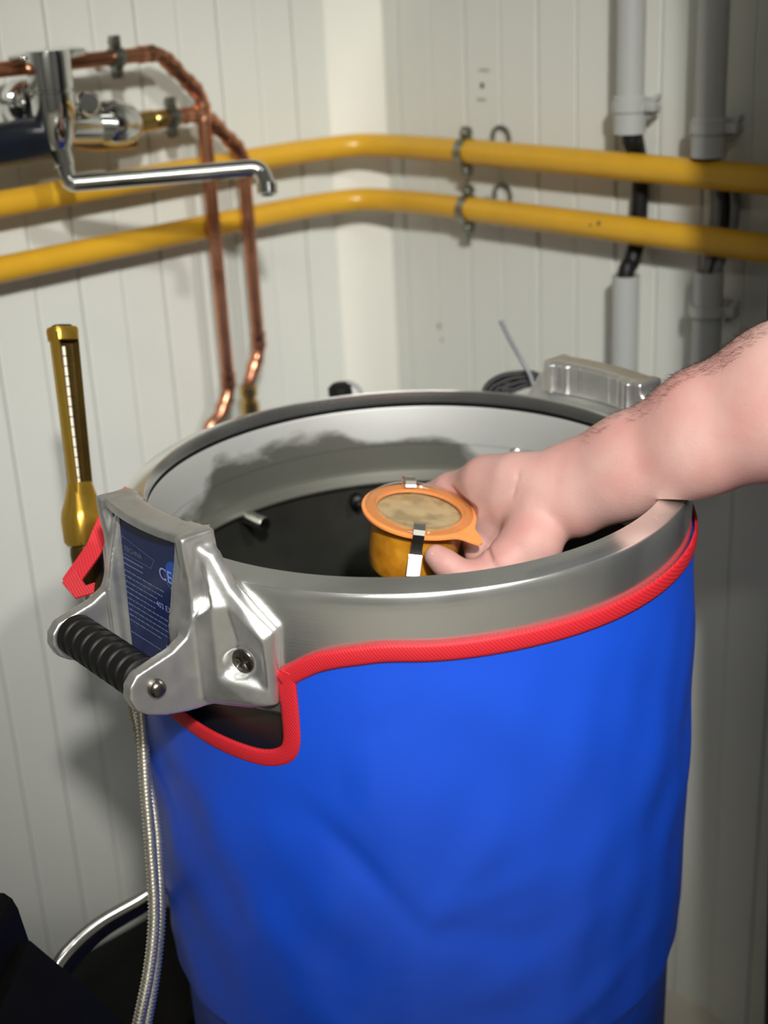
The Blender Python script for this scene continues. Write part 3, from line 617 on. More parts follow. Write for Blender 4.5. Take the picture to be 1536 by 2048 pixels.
def nameplate(ph, parent):
    # plane frame: tl at (rho .2238, tau +-.0395, z .0075) leaning to rho .2268 at z -.085
    def L(rho, tau, z): return loc2w(ph, np.array([rho, tau, z]))[0]
    top = .0175
    def S(u, v, n=0):
        v = v * 1.05; u = u * 1.14  # u: tau (m), v: distance down from the top
        return L(.2250 + .0022 * v / .095 + n, u, top - v)
    g = G(); outl = [(-.0395, 0), (.0395, 0), (.0400, .030), (.0405, .062), (.0395, .074), (.037, .084), (.032, .0935), (.026, .0995), (-.026, .0995), (-.032, .0935), (-.037, .084), (-.0395, .074), (-.0405, .062), (-.0400, .030)]
    n = len(outl); V = [S(u, v, k) for k in (-.0015, .0007) for u, v in outl]
    g.add(V, [tuple(range(n, 2 * n)), tuple(range(n - 1, -1, -1))] + [(i, (i + 1) % n, n + (i + 1) % n, n + i) for i in range(n)])
    ex = S(1, 0) - S(0, 0); ey = S(0, 0) - S(0, 1); ey /= np.linalg.norm(ey); ez = np.cross(ex, ey)
    def bar(u0, v0, u1, v1, w, m):
        g.cur = m; a, b = S(u0, v0, .0009), S(u1, v1, .0009); d = b - a; d /= np.linalg.norm(d); s = np.cross(ez, d) * w / 2; g.add([a - s, b - s, b + s, a + s], [(0, 1, 2, 3)])
    def tx(s, size, u, v, m, shear=0): g.cur = m; text_geo(g, s, size, S(u, v, .0009), ex, ey, ez, shear=shear)
    # logo outline and name
    for a, b in (((-.030, .013), (.006, .0185)), ((.006, .0185), (.0015, .0255)), ((.0015, .0255), (-.034, .0255)), ((-.034, .0255), (-.030, .013))): bar(*a, *b, .0004, 1)
    tx('TECHNA', .0052, -.0285, .0225, 3)
    for v, u1 in ((.0285, -.008), (.0325, -.009)): bar(-.034, v, u1, v, .0011, 1)
    # CE mark and blue disc
    tx('CE', .0125, .0105, .0285, 2)
    g.cur = 4; V = [S(.0275, .022, .0009)] + [S(.0275 + .0095 * math.cos(a), .022 + .0095 * math.sin(a), .0009) for a in np.linspace(0, 2 * math.pi, 25)[:-1]]; g.add(V, [(0, 1 + (k + 1) % 24, 1 + k) for k in range(24)])
    g.cur = 1
    for k in range(20):
        a0 = math.pi * .3 + k * .1; a1 = a0 + .1; bar(.0275 + .0112 * math.cos(a0), .022 + .0112 * math.sin(a0), .0275 + .0112 * math.cos(a1), .022 + .0112 * math.sin(a1), .0006, 1)
    rnd = random.Random(5)
    rows = [('Kommunaler Nr. 48 - 72', .0385), ('Hersteller / maker', .0425), ('N  Baujahr  Type', .0465), ('max. zul. Druck', .0505), ('Temp. max.', .0545), ('Inhalt Behaelter', .0585), ('Pruefdruck / test press.', .0625), ('Volt  Hz  Leistung', .0665), ('Herstell Nr.', .0705), ('Datum', .0745)]
    for k, (s, v) in enumerate(rows):
        u = -.034; lim = [.014, .012, .006, .004, .002, .016, .024, .024, .016, .006][k]
        while u < lim:
            wd_ = rnd.uniform(.002, .006); bar(u, v - .001, min(u + wd_, lim), v - .001, .0011, 1); u += wd_ + .0008
    bar(-.031, .0825, .004, .0825, .0008, 1)
    tx('402 EX', .0058, .004, .0505, 2); tx('17.8', .0070, .010, .0805, 2)
    bar(.0275, .046, .0335, .053, .0008, 1); bar(.0335, .046, .0275, .053, .0008, 1); bar(.0275, .044, .0335, .044, .0008, 1); bar(.028, .044, .0285, .053, .0006, 1); bar(.033, .044, .0325, .053, .0006, 1)
    g.cur = 5
    for u in (-.0345, .0345):
        c = S(u, .0052, .0005); lathe(g, [(0, .0014), (.0016, .0013), (.0027, .0006), (.0029, 0)], c, ez, 16)
        a = S(u - .0016, .0052, .0020); 
    o = g.obj('nameplate', None, mats=[M_plateb, M_print, M_printw, M_logo, M_printb, M_chrome], smooth=False)
    o.parent = parent; return tag(o, 'dark blue rating plate with fine print')
def lug(ph, first):
    o = fast_mesh('handle_lug', loc2w(ph, cv), cq, M_cast); put(o, VE); tag(o, 'cast aluminium lug with black bar grip ' + ('at the front left' if first else 'at the back right'))
    def sub(x): x.parent = o; return x
    if first: nameplate(ph, o)
    # grip
    g = G(); c = np.array([.2655, 0, -.0615]); pts = []; rad = []
    for k in range(121):
        s = -.0465 + .093 * k / 120; pts.append([c[0], s, c[2]]); w_ = abs(math.sin((s / .093 + .5) * math.pi * 8)) ; e = min(1, (.0465 - abs(s)) / .002)
        rad.append((.0128 + .0020 * min(1, w_ * 2.2)) * (.8 + .2 * e))
    tube(g, loc2w(ph, np.array(pts)), rad, 28); sub(g.obj('grip', M_blk, sharp=60))
    for s in (-1, 1):
        g = G(); b = loc2w(ph, np.array([c[0] - .002, s * .0560, c[2] - .002]))[0]; dv = loc2w(ph, np.array([0, s, 0]))[0] - np.array([0, 0, Z0])
        lathe(g, [(0, .0075), (.0035, .0072), (.0055, .0055), (.0062, .0035), (.0062, .001), (.0075, .0008), (.0075, 0)], b, dv, 24); sub(g.obj('grip_bolt', M_dsteel, sharp=40))
        th_ = s * math.radians(20.6); n_ = np.array([math.cos(ph + th_), math.sin(ph + th_), 0]); q = n_ * (.2155 + .0078) + np.array([0, 0, -.0565 + Z0])
        g = G(); lathe(g, [(0, .0016), (.004, .0018), (.0078, .0018), (.0086, .0010), (.0086, -.001)], q, n_, 32)
        for a in np.linspace(0, 2 * math.pi, 6)[:-1]:
            x_, y_, _ = frame(n_); tube(g, [q + n_ * .0019 + (x_ * math.cos(a) + y_ * math.sin(a)) * .0018, q + n_ * .0019 + (x_ * math.cos(a + .3) + y_ * math.sin(a + .3)) * .0058], .0009, 6)
        sub(g.obj('mounting_screw', M_dsteel, sharp=50))
    return o
lug(PH, True); lug(PH + math.pi, False)

#@@JACKET
# ------------------------------------------------------------------ blue jacket with red binding
RJ = .2172
def sstep(a, b, x): t = np.clip((x - a) / (b - a), 0, 1); return t * t * (3 - 2 * t)
def wr(az, z):          # cloth relief
    a = np.radians(az)
    w = .0007 * np.sin(a * 23 + 9 * z) * np.sin(z * 47 - a * 5) + .0016 * np.sin(3.1 * a * 2 + z * 21) * np.sin(z * 34 + a * 2) + .0011 * np.sin(a * 11 + 5 * np.sin(z * 13)) * np.sin(z * 19 + 1.3 * a)
    # diagonal creases in front
    for (a0, z0, dx, dz, L, A, W) in CREASE:
        u = (az - a0) * .00375; v = z - z0; s = (u * dx + v * dz); t = (-u * dz + v * dx); w = w + A * np.exp(-(t / W) ** 2) * np.exp(-(s / L) ** 2)
    k = sstep(0, .07, -.05 - z) * (sstep(0, .05, -.140 - z) if az < -104 or az > 5 else 1.0 if az > -98 else sstep(0, .05, -.140 - z) * (-98 - az) / 6 + (az + 104) / 6); return w * k * 1.05
CREASE = [(a, b, c, d, L * 1.2, A, W * 1.7) for a, b, c, d, L, A, W in [(-100, -.21, .6, -.8, .05, -.0022, .006), (-86, -.235, .55, .80, .045, .0022, .007), (-92, -.29, .1, 1, .08, .0022, .009), (-80, -.27, .9, -.35, .04, -.0022, .008), (-78, -.235, .95, .3, .035, .0020, .008),
          (-70, -.30, .9, .4, .05, .0020, .009), (-74, -.34, .97, .2, .04, -.0018, .009), (-95, -.18, .2, 1, .05, .0016, .012), (-115, -.30, .5, -.85, .09, .0018, .012), (-60, -.20, .1, 1, .12, .0018, .012),
          (-105, -.34, .8, -.6, .06, -.0018, .010), (-62, -.36, .95, .3, .06, .0026, .008), (-125, -.24, .4, -.9, .08, .0016, .014), (-86, -.155, .5, .85, .05, .0012, .010), (-98, -.10, .8, .6, .025, -.0010, .006)]]
def smooth_line(P, n=10): 
    Q = smooth_path([np.array([a, z, 0]) for a, z in P], n); return [(q[0], q[1]) for q in Q]
# top edge of the jacket as (azimuth, z), going round from the near side of the front lug to its far side
F_AZ = math.degrees(PH)
edge_hi = [(-112.6, -.0655), (-108, -.0555), (-104, -.0495), (-99, -.0455), (-94, -.0432), (-85, -.0440), (-70, -.0437), (-50, -.0437), (-30, -.0432), (-14, -.0432)]
gap_lo = [(-112.3, -.070), (-112.2, -.095), (-112.4, -.115), (-114.0, -.1255), (-118, -.1315), (-124, -.1320), (-132, -.1300), (-141, -.1262), (-150, -.1262), (-158, -.1290), (-164, -.1300), (-167.5, -.1255), (-168.8, -.115), (-169, -.095), (-168.8, -.072)]
back = [(-14, -.0432), (0, -.0432), (8, -.047), (12.4, -.066)]
gap2 = [(12.4, -.066), (12.4, -.115), (16, -.13), (40, -.127), (64, -.13), (67.4, -.115), (67.4, -.066)]
far = [(67.4, -.066), (72, -.047), (80, -.0432), (120, -.0432), (150, -.0432), (175, -.0432), (183, -.047), (191.2, -.060)]
def flare(az):               # the far corner of the jacket stands away from the vessel
    az = np.asarray(az, float) % 360
    return 0 * az
def ztop(az):
    az = ((az + 180) % 360) - 180
    def itp(P, a): xs = [p[0] for p in P]; ys = [p[1] for p in P]; return float(np.interp(a, xs, ys))
    if -168.9 < az < -112.3: return itp(sorted(gap_lo, key=lambda p: p[0]), az)
    if -112.3 <= az <= -14: return itp(edge_hi, az)
    if -14 < az < 12.4: return itp(back, az)
    if 12.4 <= az <= 67.4: return itp([(12.4, -.12), (16, -.13), (40, -.127), (64, -.13), (67.4, -.12)], az)
    return itp(far, az % 360)
ZB = -.392
NA, NZr = 480, 130
zs = [-.0430 + (ZB + .0430) * k / NZr for k in range(NZr + 1)]
V = []; F = []
for i in range(NA):
    az = -180 + 360 * i / NA
    for z in zs: V.append(pol(RJ + float(wr(az, z)) + .0025 * math.sin(min(1, max(0, (-.06 - z) / .33)) * math.pi), az, z))
    for (rr_, z) in ((.2135, -.3985), (.2085, -.415), (.2070, -.55)): V.append(pol(rr_, az, z))
nr = NZr + 4; zall = zs + [-.4, -.42, -.55]
for i in range(NA):
    j = (i + 1) % NA; azc = -180 + 360 * (i + .5) / NA; zt = ztop(azc)
    for k in range(nr - 1):
        if (zall[k] + zall[k + 1]) / 2 > zt: continue
        F.append((i * nr + k, i * nr + k + 1, j * nr + k + 1, j * nr + k))
JK = mesh_obj('jacket', V, F, M_jacket); put(JK, VE); tag(JK, 'blue coated fabric insulating jacket')
so = JK.modifiers.new('thickness', 'SOLIDIFY'); so.thickness = .0022; so.offset = -1
# red binding: a flat rounded tape following the edge
def tape(path, name='binding', W=.0066, T=.0012):
    P = []; 
    for az, z in path:
        r = RJ + .0011
        P.append((az, z, r))
    C3 = [pol(r, az, z) for az, z, r in P]; V = []; F = []; n = len(C3)
    prof = [(-1, -.9), (-.93, .35), (-.6, .95), (0, 1.05), (.6, .95), (.93, .35), (1, -.9)]
    for i in range(n):
        t_ = C3[min(i + 1, n - 1)] - C3[max(i - 1, 0)]; t_ /= np.linalg.norm(t_); az = math.radians(P[i][0]); nr_ = np.array([math.cos(az), math.sin(az), 0]); s = np.cross(nr_, t_); s /= np.linalg.norm(s); nr2 = np.cross(t_, s)
        for a, b in prof: V.append(C3[i] + s * a * W + nr2 * b * T)
    m = len(prof)
    for i in range(n - 1):
        for k in range(m): k2 = (k + 1) % m; F.append((i * m + k, i * m + k2, (i + 1) * m + k2, (i + 1) * m + k))
    F += [tuple(range(m)), tuple((n - 1) * m + k for k in range(m - 1, -1, -1))]
    bm = bmesh.new(); me = bpy.data.meshes.new(name); me.from_pydata([tuple(v) for v in V], [], F); bm.from_mesh(me); bmesh.ops.recalc_face_normals(bm, faces=bm.faces[:]); bm.to_mesh(me); bm.free()
    me.materials.append(M_red); me.polygons.foreach_set('use_smooth', [True] * len(me.polygons))
    o = bpy.data.objects.new(name, me); COL.objects.link(o); o.parent = JK; return tag(o, 'red ribbed edge binding')
tape(smooth_line([(-113.6, -.0690)] + edge_hi[1:], 10) + smooth_line(back, 8)[1:])
tape(smooth_line([(-111.8, -.0615)] + gap_lo + [(-168.6, -.060)], 8))
tape(smooth_line([(12.6, -.060)] + gap2[1:-1] + [(67.2, -.060)], 10))
tape(smooth_line(far + [(192.6, -.064)], 10))
# loose red strap at the far side of the front lug
def ribbon(g, pts, widths, face):
    P = smooth_path(pts, 6) if len(pts) > 2 else pts; V = []; F = []; n = len(P)
    for i in range(n):
        t_ = P[min(i + 1, n - 1)] - P[max(i - 1, 0)]; t_ /= np.linalg.norm(t_); s_ = np.cross(face, t_); s_ /= np.linalg.norm(s_); nn_ = np.cross(t_, s_)
        for a, b in ((-1, -1), (-1, 1), (1, 1), (1, -1)): V.append(P[i] + s_ * a * widths / 2 + nn_ * b * .0011)
    for i in range(n - 1):
        for k in range(4): F.append((i * 4 + k, i * 4 + (k + 1) % 4, i * 4 + 4 + (k + 1) % 4, i * 4 + 4 + k))
    F += [(0, 1, 2, 3), (n * 4 - 1, n * 4 - 2, n * 4 - 3, n * 4 - 4)]; g.add(V, F)
fc = -FW * .8 + UY * .5
g = G(); pts_ = [at(262, 985, 1.07), at(228, 1012, 1.065), at(205, 1060, 1.06), at(188, 1098, 1.055), at(150, 1152, 1.046), at(141, 1166, 1.0435)]
ribbon(g, pts_, .0135, fc)
c4 = [at(124, 1166, 1.043), at(150, 1140, 1.0425), at(172, 1172, 1.0405), at(190, 1166, 1.040), at(188, 1186, 1.040), at(151, 1197, 1.0405)]
n_ = len(c4); V = [p - fc * s_ for s_ in (.0009, -.0009) for p in c4]; g.add(V, [tuple(range(n_ - 1, -1, -1)), tuple(range(n_, 2 * n_))] + [(i_, (i_ + 1) % n_, n_ + (i_ + 1) % n_, n_ + i_) for i_ in range(n_)])
o = g.obj('strap', M_red); o.parent = JK; tag(o, 'loose red webbing strap end')
#@@SMALL
# ------------------------------------------------------------------ thermometer
t = thing('thermometer', 'tall gold angled industrial thermometer standing beside the left lug', 'thermometer', at(170, 1100, 1.13))
a, b = at(166, 1030, 1.12), at(124, 655, 1.12); ax = b - a; Lh = np.linalg.norm(ax); ax /= Lh
side = RX - ax * (RX @ ax); side /= np.linalg.norm(side); fr = np.cross(side, ax); fr = -fr if fr @ FW > 0 else fr
ca, sa = math.cos(.78), math.sin(.78); sd2 = side * ca - fr * sa * -1; sd2 = side * ca + fr * sa * 0 + (-fr) * sa; sd2 /= np.linalg.norm(sd2); fr2 = fr * ca + side * sa; fr2 /= np.linalg.norm(fr2)
def upR(w, d, th): return [(-w * .35, -d * .9), (w * .55, -d), (w * .95, -d * .3), (w, d * .45), (w - th * .5, d * .5), (w - th * 1.3, -d * .2), (w * .4, -d + th), (-w * .35, -d + th)]
def upL(w, d, th): return [(-w, d * .7), (-w * .95, -d * .3), (-w * .55, -d), (-w * .35, -d), (-w * .35, -d + th), (-w * .4, -d + th), (-w + th * 2.0, -d * .2), (-w + th * 1.9, d * .75), (-w * .85, d)]
def uprof(w, d, th, open_=True):  # channel section, open on the front (+y)
    return [(-w, d * .7), (-w * .95, -d * .3), (-w * .55, -d), (w * .55, -d), (w * .95, -d * .3), (w, d * .7), (w * .93, d), (w - th, d * .75), (w - th * 1.3, -d * .2), (w * .4, -d + th), (-w * .4, -d + th), (-w + th * 1.3, -d * .2), (-w + th, d * .75), (-w * .93, d)]
g = G(); loftc(g, [(0.0, upL(.0092, .0085, .0022)), (Lh * .97, upL(.0118, .0085, .0024))], a, sd2, fr2, ax)
loftc(g, [(Lh * .93, rr(.0116, .0088)), (Lh * .985, rr(.0120, .0092)), (Lh, rr(.0112, .0086))], a, sd2, fr2, ax)
loftc(g, [(-.024, rr(.0130, .0125)), (-.020, rr(.0155, .0145)), (-.002, rr(.0158, .015)), (.004, rr(.0150, .014)), (.016, rr(.0112, .0098)), (.026, rr(.0092, .0075))], a, sd2, fr2, ax)
tag(put(g.obj('case', M_gold, sharp=50), t), 'gold anodised case')
g = G(); loftc(g, [(Lh * .985, rr(.0085, .0065)), (Lh * 1.012, rr(.0075, .0055))], a, sd2, fr2, ax); put(g.obj('cap', M_blk), t)
g = G(); loftc(g, [(0.0, upR(.0092, .0085, .0020)), (Lh * .95, upR(.0118, .0085, .0020))], a, sd2, fr2, ax); box(g, a + ax * Lh * .47 - fr2 * .003, (sd2, fr2, ax), (.0085, .0012, Lh * .45)); 
for k in range(9): box(g, a + ax * Lh * (.10 + .095 * k) - fr2 * .0014 + sd2 * .0046, (sd2, fr2, ax), (.0022, .0004, .006))
tag(put(g.obj('scale_plate', M_goldd, smooth=False), t), 'dark gold scale plate')
M_wh = mat('white_thermometer_backing', (.72, .66, .55), .3)
g = G(); tube(g, [a + ax * .02 + fr2 * .0005 - sd2 * .001, a + ax * Lh * .90 + fr2 * .0005 - sd2 * .001], .0015, 10); put(g.obj('glass_tube', M_wh), t)
g = G()
for k in range(14):
    q = a + ax * (.03 + (Lh * .9 - .03) * k / 13) + fr2 * .0021 - sd2 * .001; box(g, q, (sd2, fr2, ax), (.0022, .0003, .0003))
put(g.obj('scale_mark', M_blk, smooth=False), t)
g = G(); so_ = a - ax * .027; lathe(g, [(.009, .004), (.013, .002), (.0135, -.004), (.012, -.02), (.0085, -.034), (.0, -.036)], so_, ax, 28); put(g.obj('socket', M_goldd), t)
g = G(); tube(g, fillet([so_ - ax * .02, so_ - ax * .045, pol(.205, 167, -.17)], .015), .007, 14); put(g.obj('stem', M_steel), t)

# ------------------------------------------------------------------ hoses and cables
def braided(name, pts, r, label, group=None, m=None, n=14, pitch=.0028):
    P = smooth_path(pts, n); P = [np.array(p) for p in P]; L = [0]
    for i in range(1, len(P)): L.append(L[-1] + np.linalg.norm(P[i] - P[i - 1]))
    N = int(L[-1] / (pitch / 4)); Q = []; rad = []
    Pa = np.array(P)
    for k in range(N + 1):
        s = L[-1] * k / N; Q.append([np.interp(s, L, Pa[:, j]) for j in range(3)]); rad.append(r * (1 + .17 * math.cos(2 * math.pi * s / pitch)))
    g = G(); tube(g, Q, rad, 12); o = g.obj(name, m or M_braid, sharp=80); return tag(o, label, 'hose', group)
braided('braided_hose', [pol(.222, -163, -.08), at(281, 1415, 1.03), at(290, 1560, 1.03), at(301, 1700, 1.03), at(308, 1830, 1.03), at(298, 1940, 1.03), at(274, 2060, 1.03), at(250, 2200, 1.03), (-.215, -.215, .30), (-.19, -.20, .12), (-.16, -.30, .012), (-.10, -.42, .008)], .0042, 'left braided steel hose hanging down beside the blue jacket', 'braided hoses beside the vessel')
braided('braided_hose', [pol(.226, -168, -.16), at(306, 1610, 1.055), at(317, 1730, 1.05), at(320, 1830, 1.045), at(310, 1940, 1.04), at(290, 2060, 1.04), at(266, 2200, 1.04), (-.20, -.20, .30), (-.175, -.18, .12), (-.145, -.29, .012), (-.085, -.41, .008)], .0042, 'right braided steel hose pressed against the blue jacket', 'braided hoses beside the vessel')
braided('braided_hose', [at(330, 1750, 1.2), at(290, 1790, 1.17), at(205, 1840, 1.12), at(150, 1885, 1.08), at(110, 1935, 1.04), at(60, 2030, 1.0), (-.30, -.30, .40)], .0042, 'braided hose curving left towards the black machine', m=M_steel)
g = G(); tube(g, smooth_path([at(330, 1768, 1.24), at(292, 1806, 1.2), at(212, 1855, 1.14), at(160, 1900, 1.1), at(122, 1950, 1.06), at(80, 2040, 1.02)], 8), .0065, 12)
tag(g.obj('black_hose', M_blk), 'black rubber hose under the curved braided hose', 'hose')
# black machine at lower left
t = thing('black_machine', 'black machine housing with a rounded top corner at the lower left', 'machine', (-.31, -.40, 0))
m0 = at(0, 1784, .88); m1 = at(28, 1790, .88); m2 = at(60, 1880, .88); m3 = at(250, 2060, .86)
def prism(g, poly, dv):
    n = len(poly); V = [np.array(p) for p in poly] + [np.array(p) + dv for p in poly]
    g.add(V, [tuple(range(n)), tuple(range(2 * n - 1, n - 1, -1))] + [(i, n + i, n + (i + 1) % n, (i + 1) % n) for i in range(n)])
dv = FW * .0; dv = np.array([-.02, -.16, .0])
g = G(); prism(g, [at(-260, 1800, .9), at(-40, 1783, .9), at(8, 1786, .9), at(24, 1797, .9), at(36, 1817, .9), at(47, 1850, .9), at(58, 1882, .9), at(66, 1990, .9), at(-100, 2120, .9), at(-260, 2120, .9)], dv); put(g.obj('raised_cover', M_blkm, smooth=False), t)
g = G(); pl_ = [at(-300, 1978, .89), at(-10, 1905, .89), at(60, 1881, .89), at(150, 1957, .89), at(262, 2058, .89), at(380, 2210, .89), at(-300, 2300, .89)]; prism(g, pl_, np.array([-.01, -.2, .0])); put(g.obj('housing', M_blkm, smooth=False), t)
g = G(); box(g, (-.34, -.42, .27), XYZ, (.10, .08, .27), .005); put(g.obj('stand', M_blkm), t)
# dark box added low down to stand in for shade by the left wall
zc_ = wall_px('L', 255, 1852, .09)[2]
t = thing('shade_stand_in', 'low dark box added to stand in for the shade between the left wall and the vessel', 'stand-in box', (wp('L', .50, .18, -Z0)))
g = G(); box(g, np.append(wp('L', .50, .18, 0)[:2], zc_ / 2), (DW['L'], NW['L'], (0, 0, 1)), (.17, .09, zc_ / 2), .006); put(g.obj('shade_box_body', M_blkm), t)
g = G(); box(g, np.append(wp('L', .50, .2715, 0)[:2], zc_ / 2), (DW['L'], NW['L'], (0, 0, 1)), (.14, .0015, zc_ / 2 - .02), .001); put(g.obj('shade_box_front', M_blkm), t)
# behind the vessel
g = G(); q = at(682, 790, 1.33); lathe(g, [(.008, -.2), (.008, -.006), (.0105, -.004), (.0115, .004), (.011, .010), (.007, .0135), (0, .014)], q + np.array([0, 0, -.002]), (-.1, 0, 1), 20)
tag(g.obj('valve_knob', M_blk), 'small black valve knob showing above the rim at the back', 'knob')
g = G(); tube(g, smooth_path([at(690, 765, 1.36), at(705, 768, 1.36), at(722, 785, 1.36), at(735, 840, 1.36)], 6), .0022, 8); tag(g.obj('thin_cable', M_greyc), 'thin grey cable arching beside the black valve knob', 'cable')
for k, (x0, y0) in enumerate([(968, 745), (978, 752), (990, 760), (1004, 766)]):
    g = G(); tube(g, smooth_path([at(x0 - 10, 850, 1.31), at(x0, 785, 1.31), at(x0 + 22, y0 + 14, 1.31), at(x0 + 60, y0 + 3, 1.31), at(x0 + 110, y0 + 8 + 3 * k, 1.31), at(x0 + 140, 810, 1.31), at(x0 + 150, 850, 1.31)], 8), .0028, 10)
    tag(g.obj('coiled_cable', M_blk), ['outermost', 'second', 'third', 'innermost'][k] + ' loop of black cable coiled behind the rim, left of the back lug', 'cable', 'coiled black cables behind the rim')
g = G(); tube(g, smooth_path([at(1001, 642, 1.31), at(1020, 680, 1.305), at(1046, 726, 1.30), at(1064, 762, 1.30), at(1075, 830, 1.3)], 6), .0021, 8); tag(g.obj('thin_probe', M_greyc), 'thin grey wire probe sticking up above the coiled cables', 'wire')

#@@JAR
# ------------------------------------------------------------------ preserving jar
JN = RX * .134 * .889 + UY * .991 * .889 - FW * .457; JN /= np.linalg.norm(JN)
JC = at(838, 1022, 1.063)                                   # centre of the rubber ring
JX = RX - JN * (RX @ JN); JX /= np.linalg.norm(JX); JY = np.cross(JN, JX)      # JY points away from the camera
JAR = thing('preserving_jar', 'small glass jar of orange fruit pulp with orange rubber ring, held over the open vessel', 'jar', JC - JN * .055)
g = G(); lathe(g, [(.0, -.0525), (.027, -.0525), (.0315, -.0505), (.0335, -.046), (.0352, -.030), (.0362, -.012), (.0375, -.0065), (.0392, -.004), (.0392, -.0012), (.034, -.0010)], JC, JN, 96); put(g.obj('glass_body', M_glass, sharp=35), JAR)
g = G(); lathe(g, [(.0, -.0505), (.0265, -.0505), (.0310, -.0490), (.0328, -.045), (.0344, -.030), (.0354, -.0125), (.0354, -.0045), (.0350, -.0035)], JC, JN, 96); put(g.obj('fruit_pulp', M_jam, sharp=60), JAR)
# uneven pale surface of the contents
bm = bmesh.new(); V = []; F = []; nr_, ns_ = 14, 64
from mathutils import noise as NZ
for i in range(nr_ + 1):
    for k in range(ns_):
        a = 2 * math.pi * k / ns_; rr_ = .0350 * i / nr_; x, y = rr_ * math.cos(a), rr_ * math.sin(a); hgt = -.0035 + .0016 * NZ.noise(Vector((x * 60, y * 60, 3))) * (1 if i < nr_ else 0)
        V.append(JC + JX * x + JY * y + JN * hgt)
for i in range(nr_):
    for k in range(ns_): k2 = (k + 1) % ns_; F.append((i * ns_ + k, (i + 1) * ns_ + k, (i + 1) * ns_ + k2, i * ns_ + k2))
bm.free(); put(mesh_obj('pulp_surface', V, F, M_tan), JAR)
# rubber ring with pull tab
g = G(); tab = math.atan2(-.62, .78); V = []; n = 160
def rout(a):
    d = (a - tab + math.pi) % (2 * math.pi) - math.pi
    return .0436 + .0125 * math.exp(-(abs(d) / .15) ** 2.2) + .0025 * math.exp(-(abs(d) / .34) ** 2)
prof = [(0, -.0011), (1, -.0011), (1.0, -.0004), (1.0, .0006), (.9, .0011), (.45, .0011), (0, .0011)]
for k in range(n):
    a = 2 * math.pi * k / n; ro = rout(a); ri = .0325; dv_ = JX * math.cos(a) + JY * math.sin(a); droop = -.003 * math.exp(-(abs((a - tab + math.pi) % (2 * math.pi) - math.pi) / .15) ** 2)
    for f_, h_ in prof: V.append(JC + dv_ * (ri + (ro - ri) * f_) + JN * (h_ + droop * f_))
m_ = len(prof); g.add(V, [(k * m_ + i, ((k + 1) % n) * m_ + i, ((k + 1) % n) * m_ + (i + 1) % m_, k * m_ + (i + 1) % m_) for k in range(n) for i in range(m_)])
put(g.obj('rubber_ring', M_orange, sharp=50), JAR)
g = G(); lathe(g, [(0, .0022), (.030, .0022), (.0330, .0028), (.0342, .0052), (.0352, .0060), (.0385, .0052), (.0405, .0035), (.0412, .0020), (.0405, .0012), (.034, .0012), (.0315, -.0015), (.0, -.0018)], JC, JN, 96); put(g.obj('glass_lid', M_glass, sharp=30), JAR)
def clip(ang, name):
    g = G(); dv_ = JX * math.cos(ang) + JY * math.sin(ang); sv = np.cross(JN, dv_); w_ = .0042
    path = [(.0325, .0034), (.0335, .0050), (.0345, .0078), (.0385, .0085), (.0448, .0072), (.0460, .0040), (.0445, -.004), (.0425, -.0100), (.0405, -.0155), (.0415, -.0170), (.0478, -.0300), (.0480, -.0325)]
    V = []; 
    for r_, h_ in path:
        for s_ in (-1, 1): V.append(JC + dv_ * r_ + JN * h_ + sv * w_ * s_ * (1.15 if h_ < -.014 else 1))
    n = len(path); o = None
    F = [(2 * i, 2 * i + 1, 2 * i + 3, 2 * i + 2) for i in range(n - 1)]
    g.add(V, F); o = g.obj(name, M_clip, smooth=False); put(o, JAR); s = o.modifiers.new('t', 'SOLIDIFY'); s.thickness = .0006; return tag(o, 'shiny steel spring clip')
clip(math.radians(-92), 'spring_clip'); clip(math.radians(101), 'spring_clip')

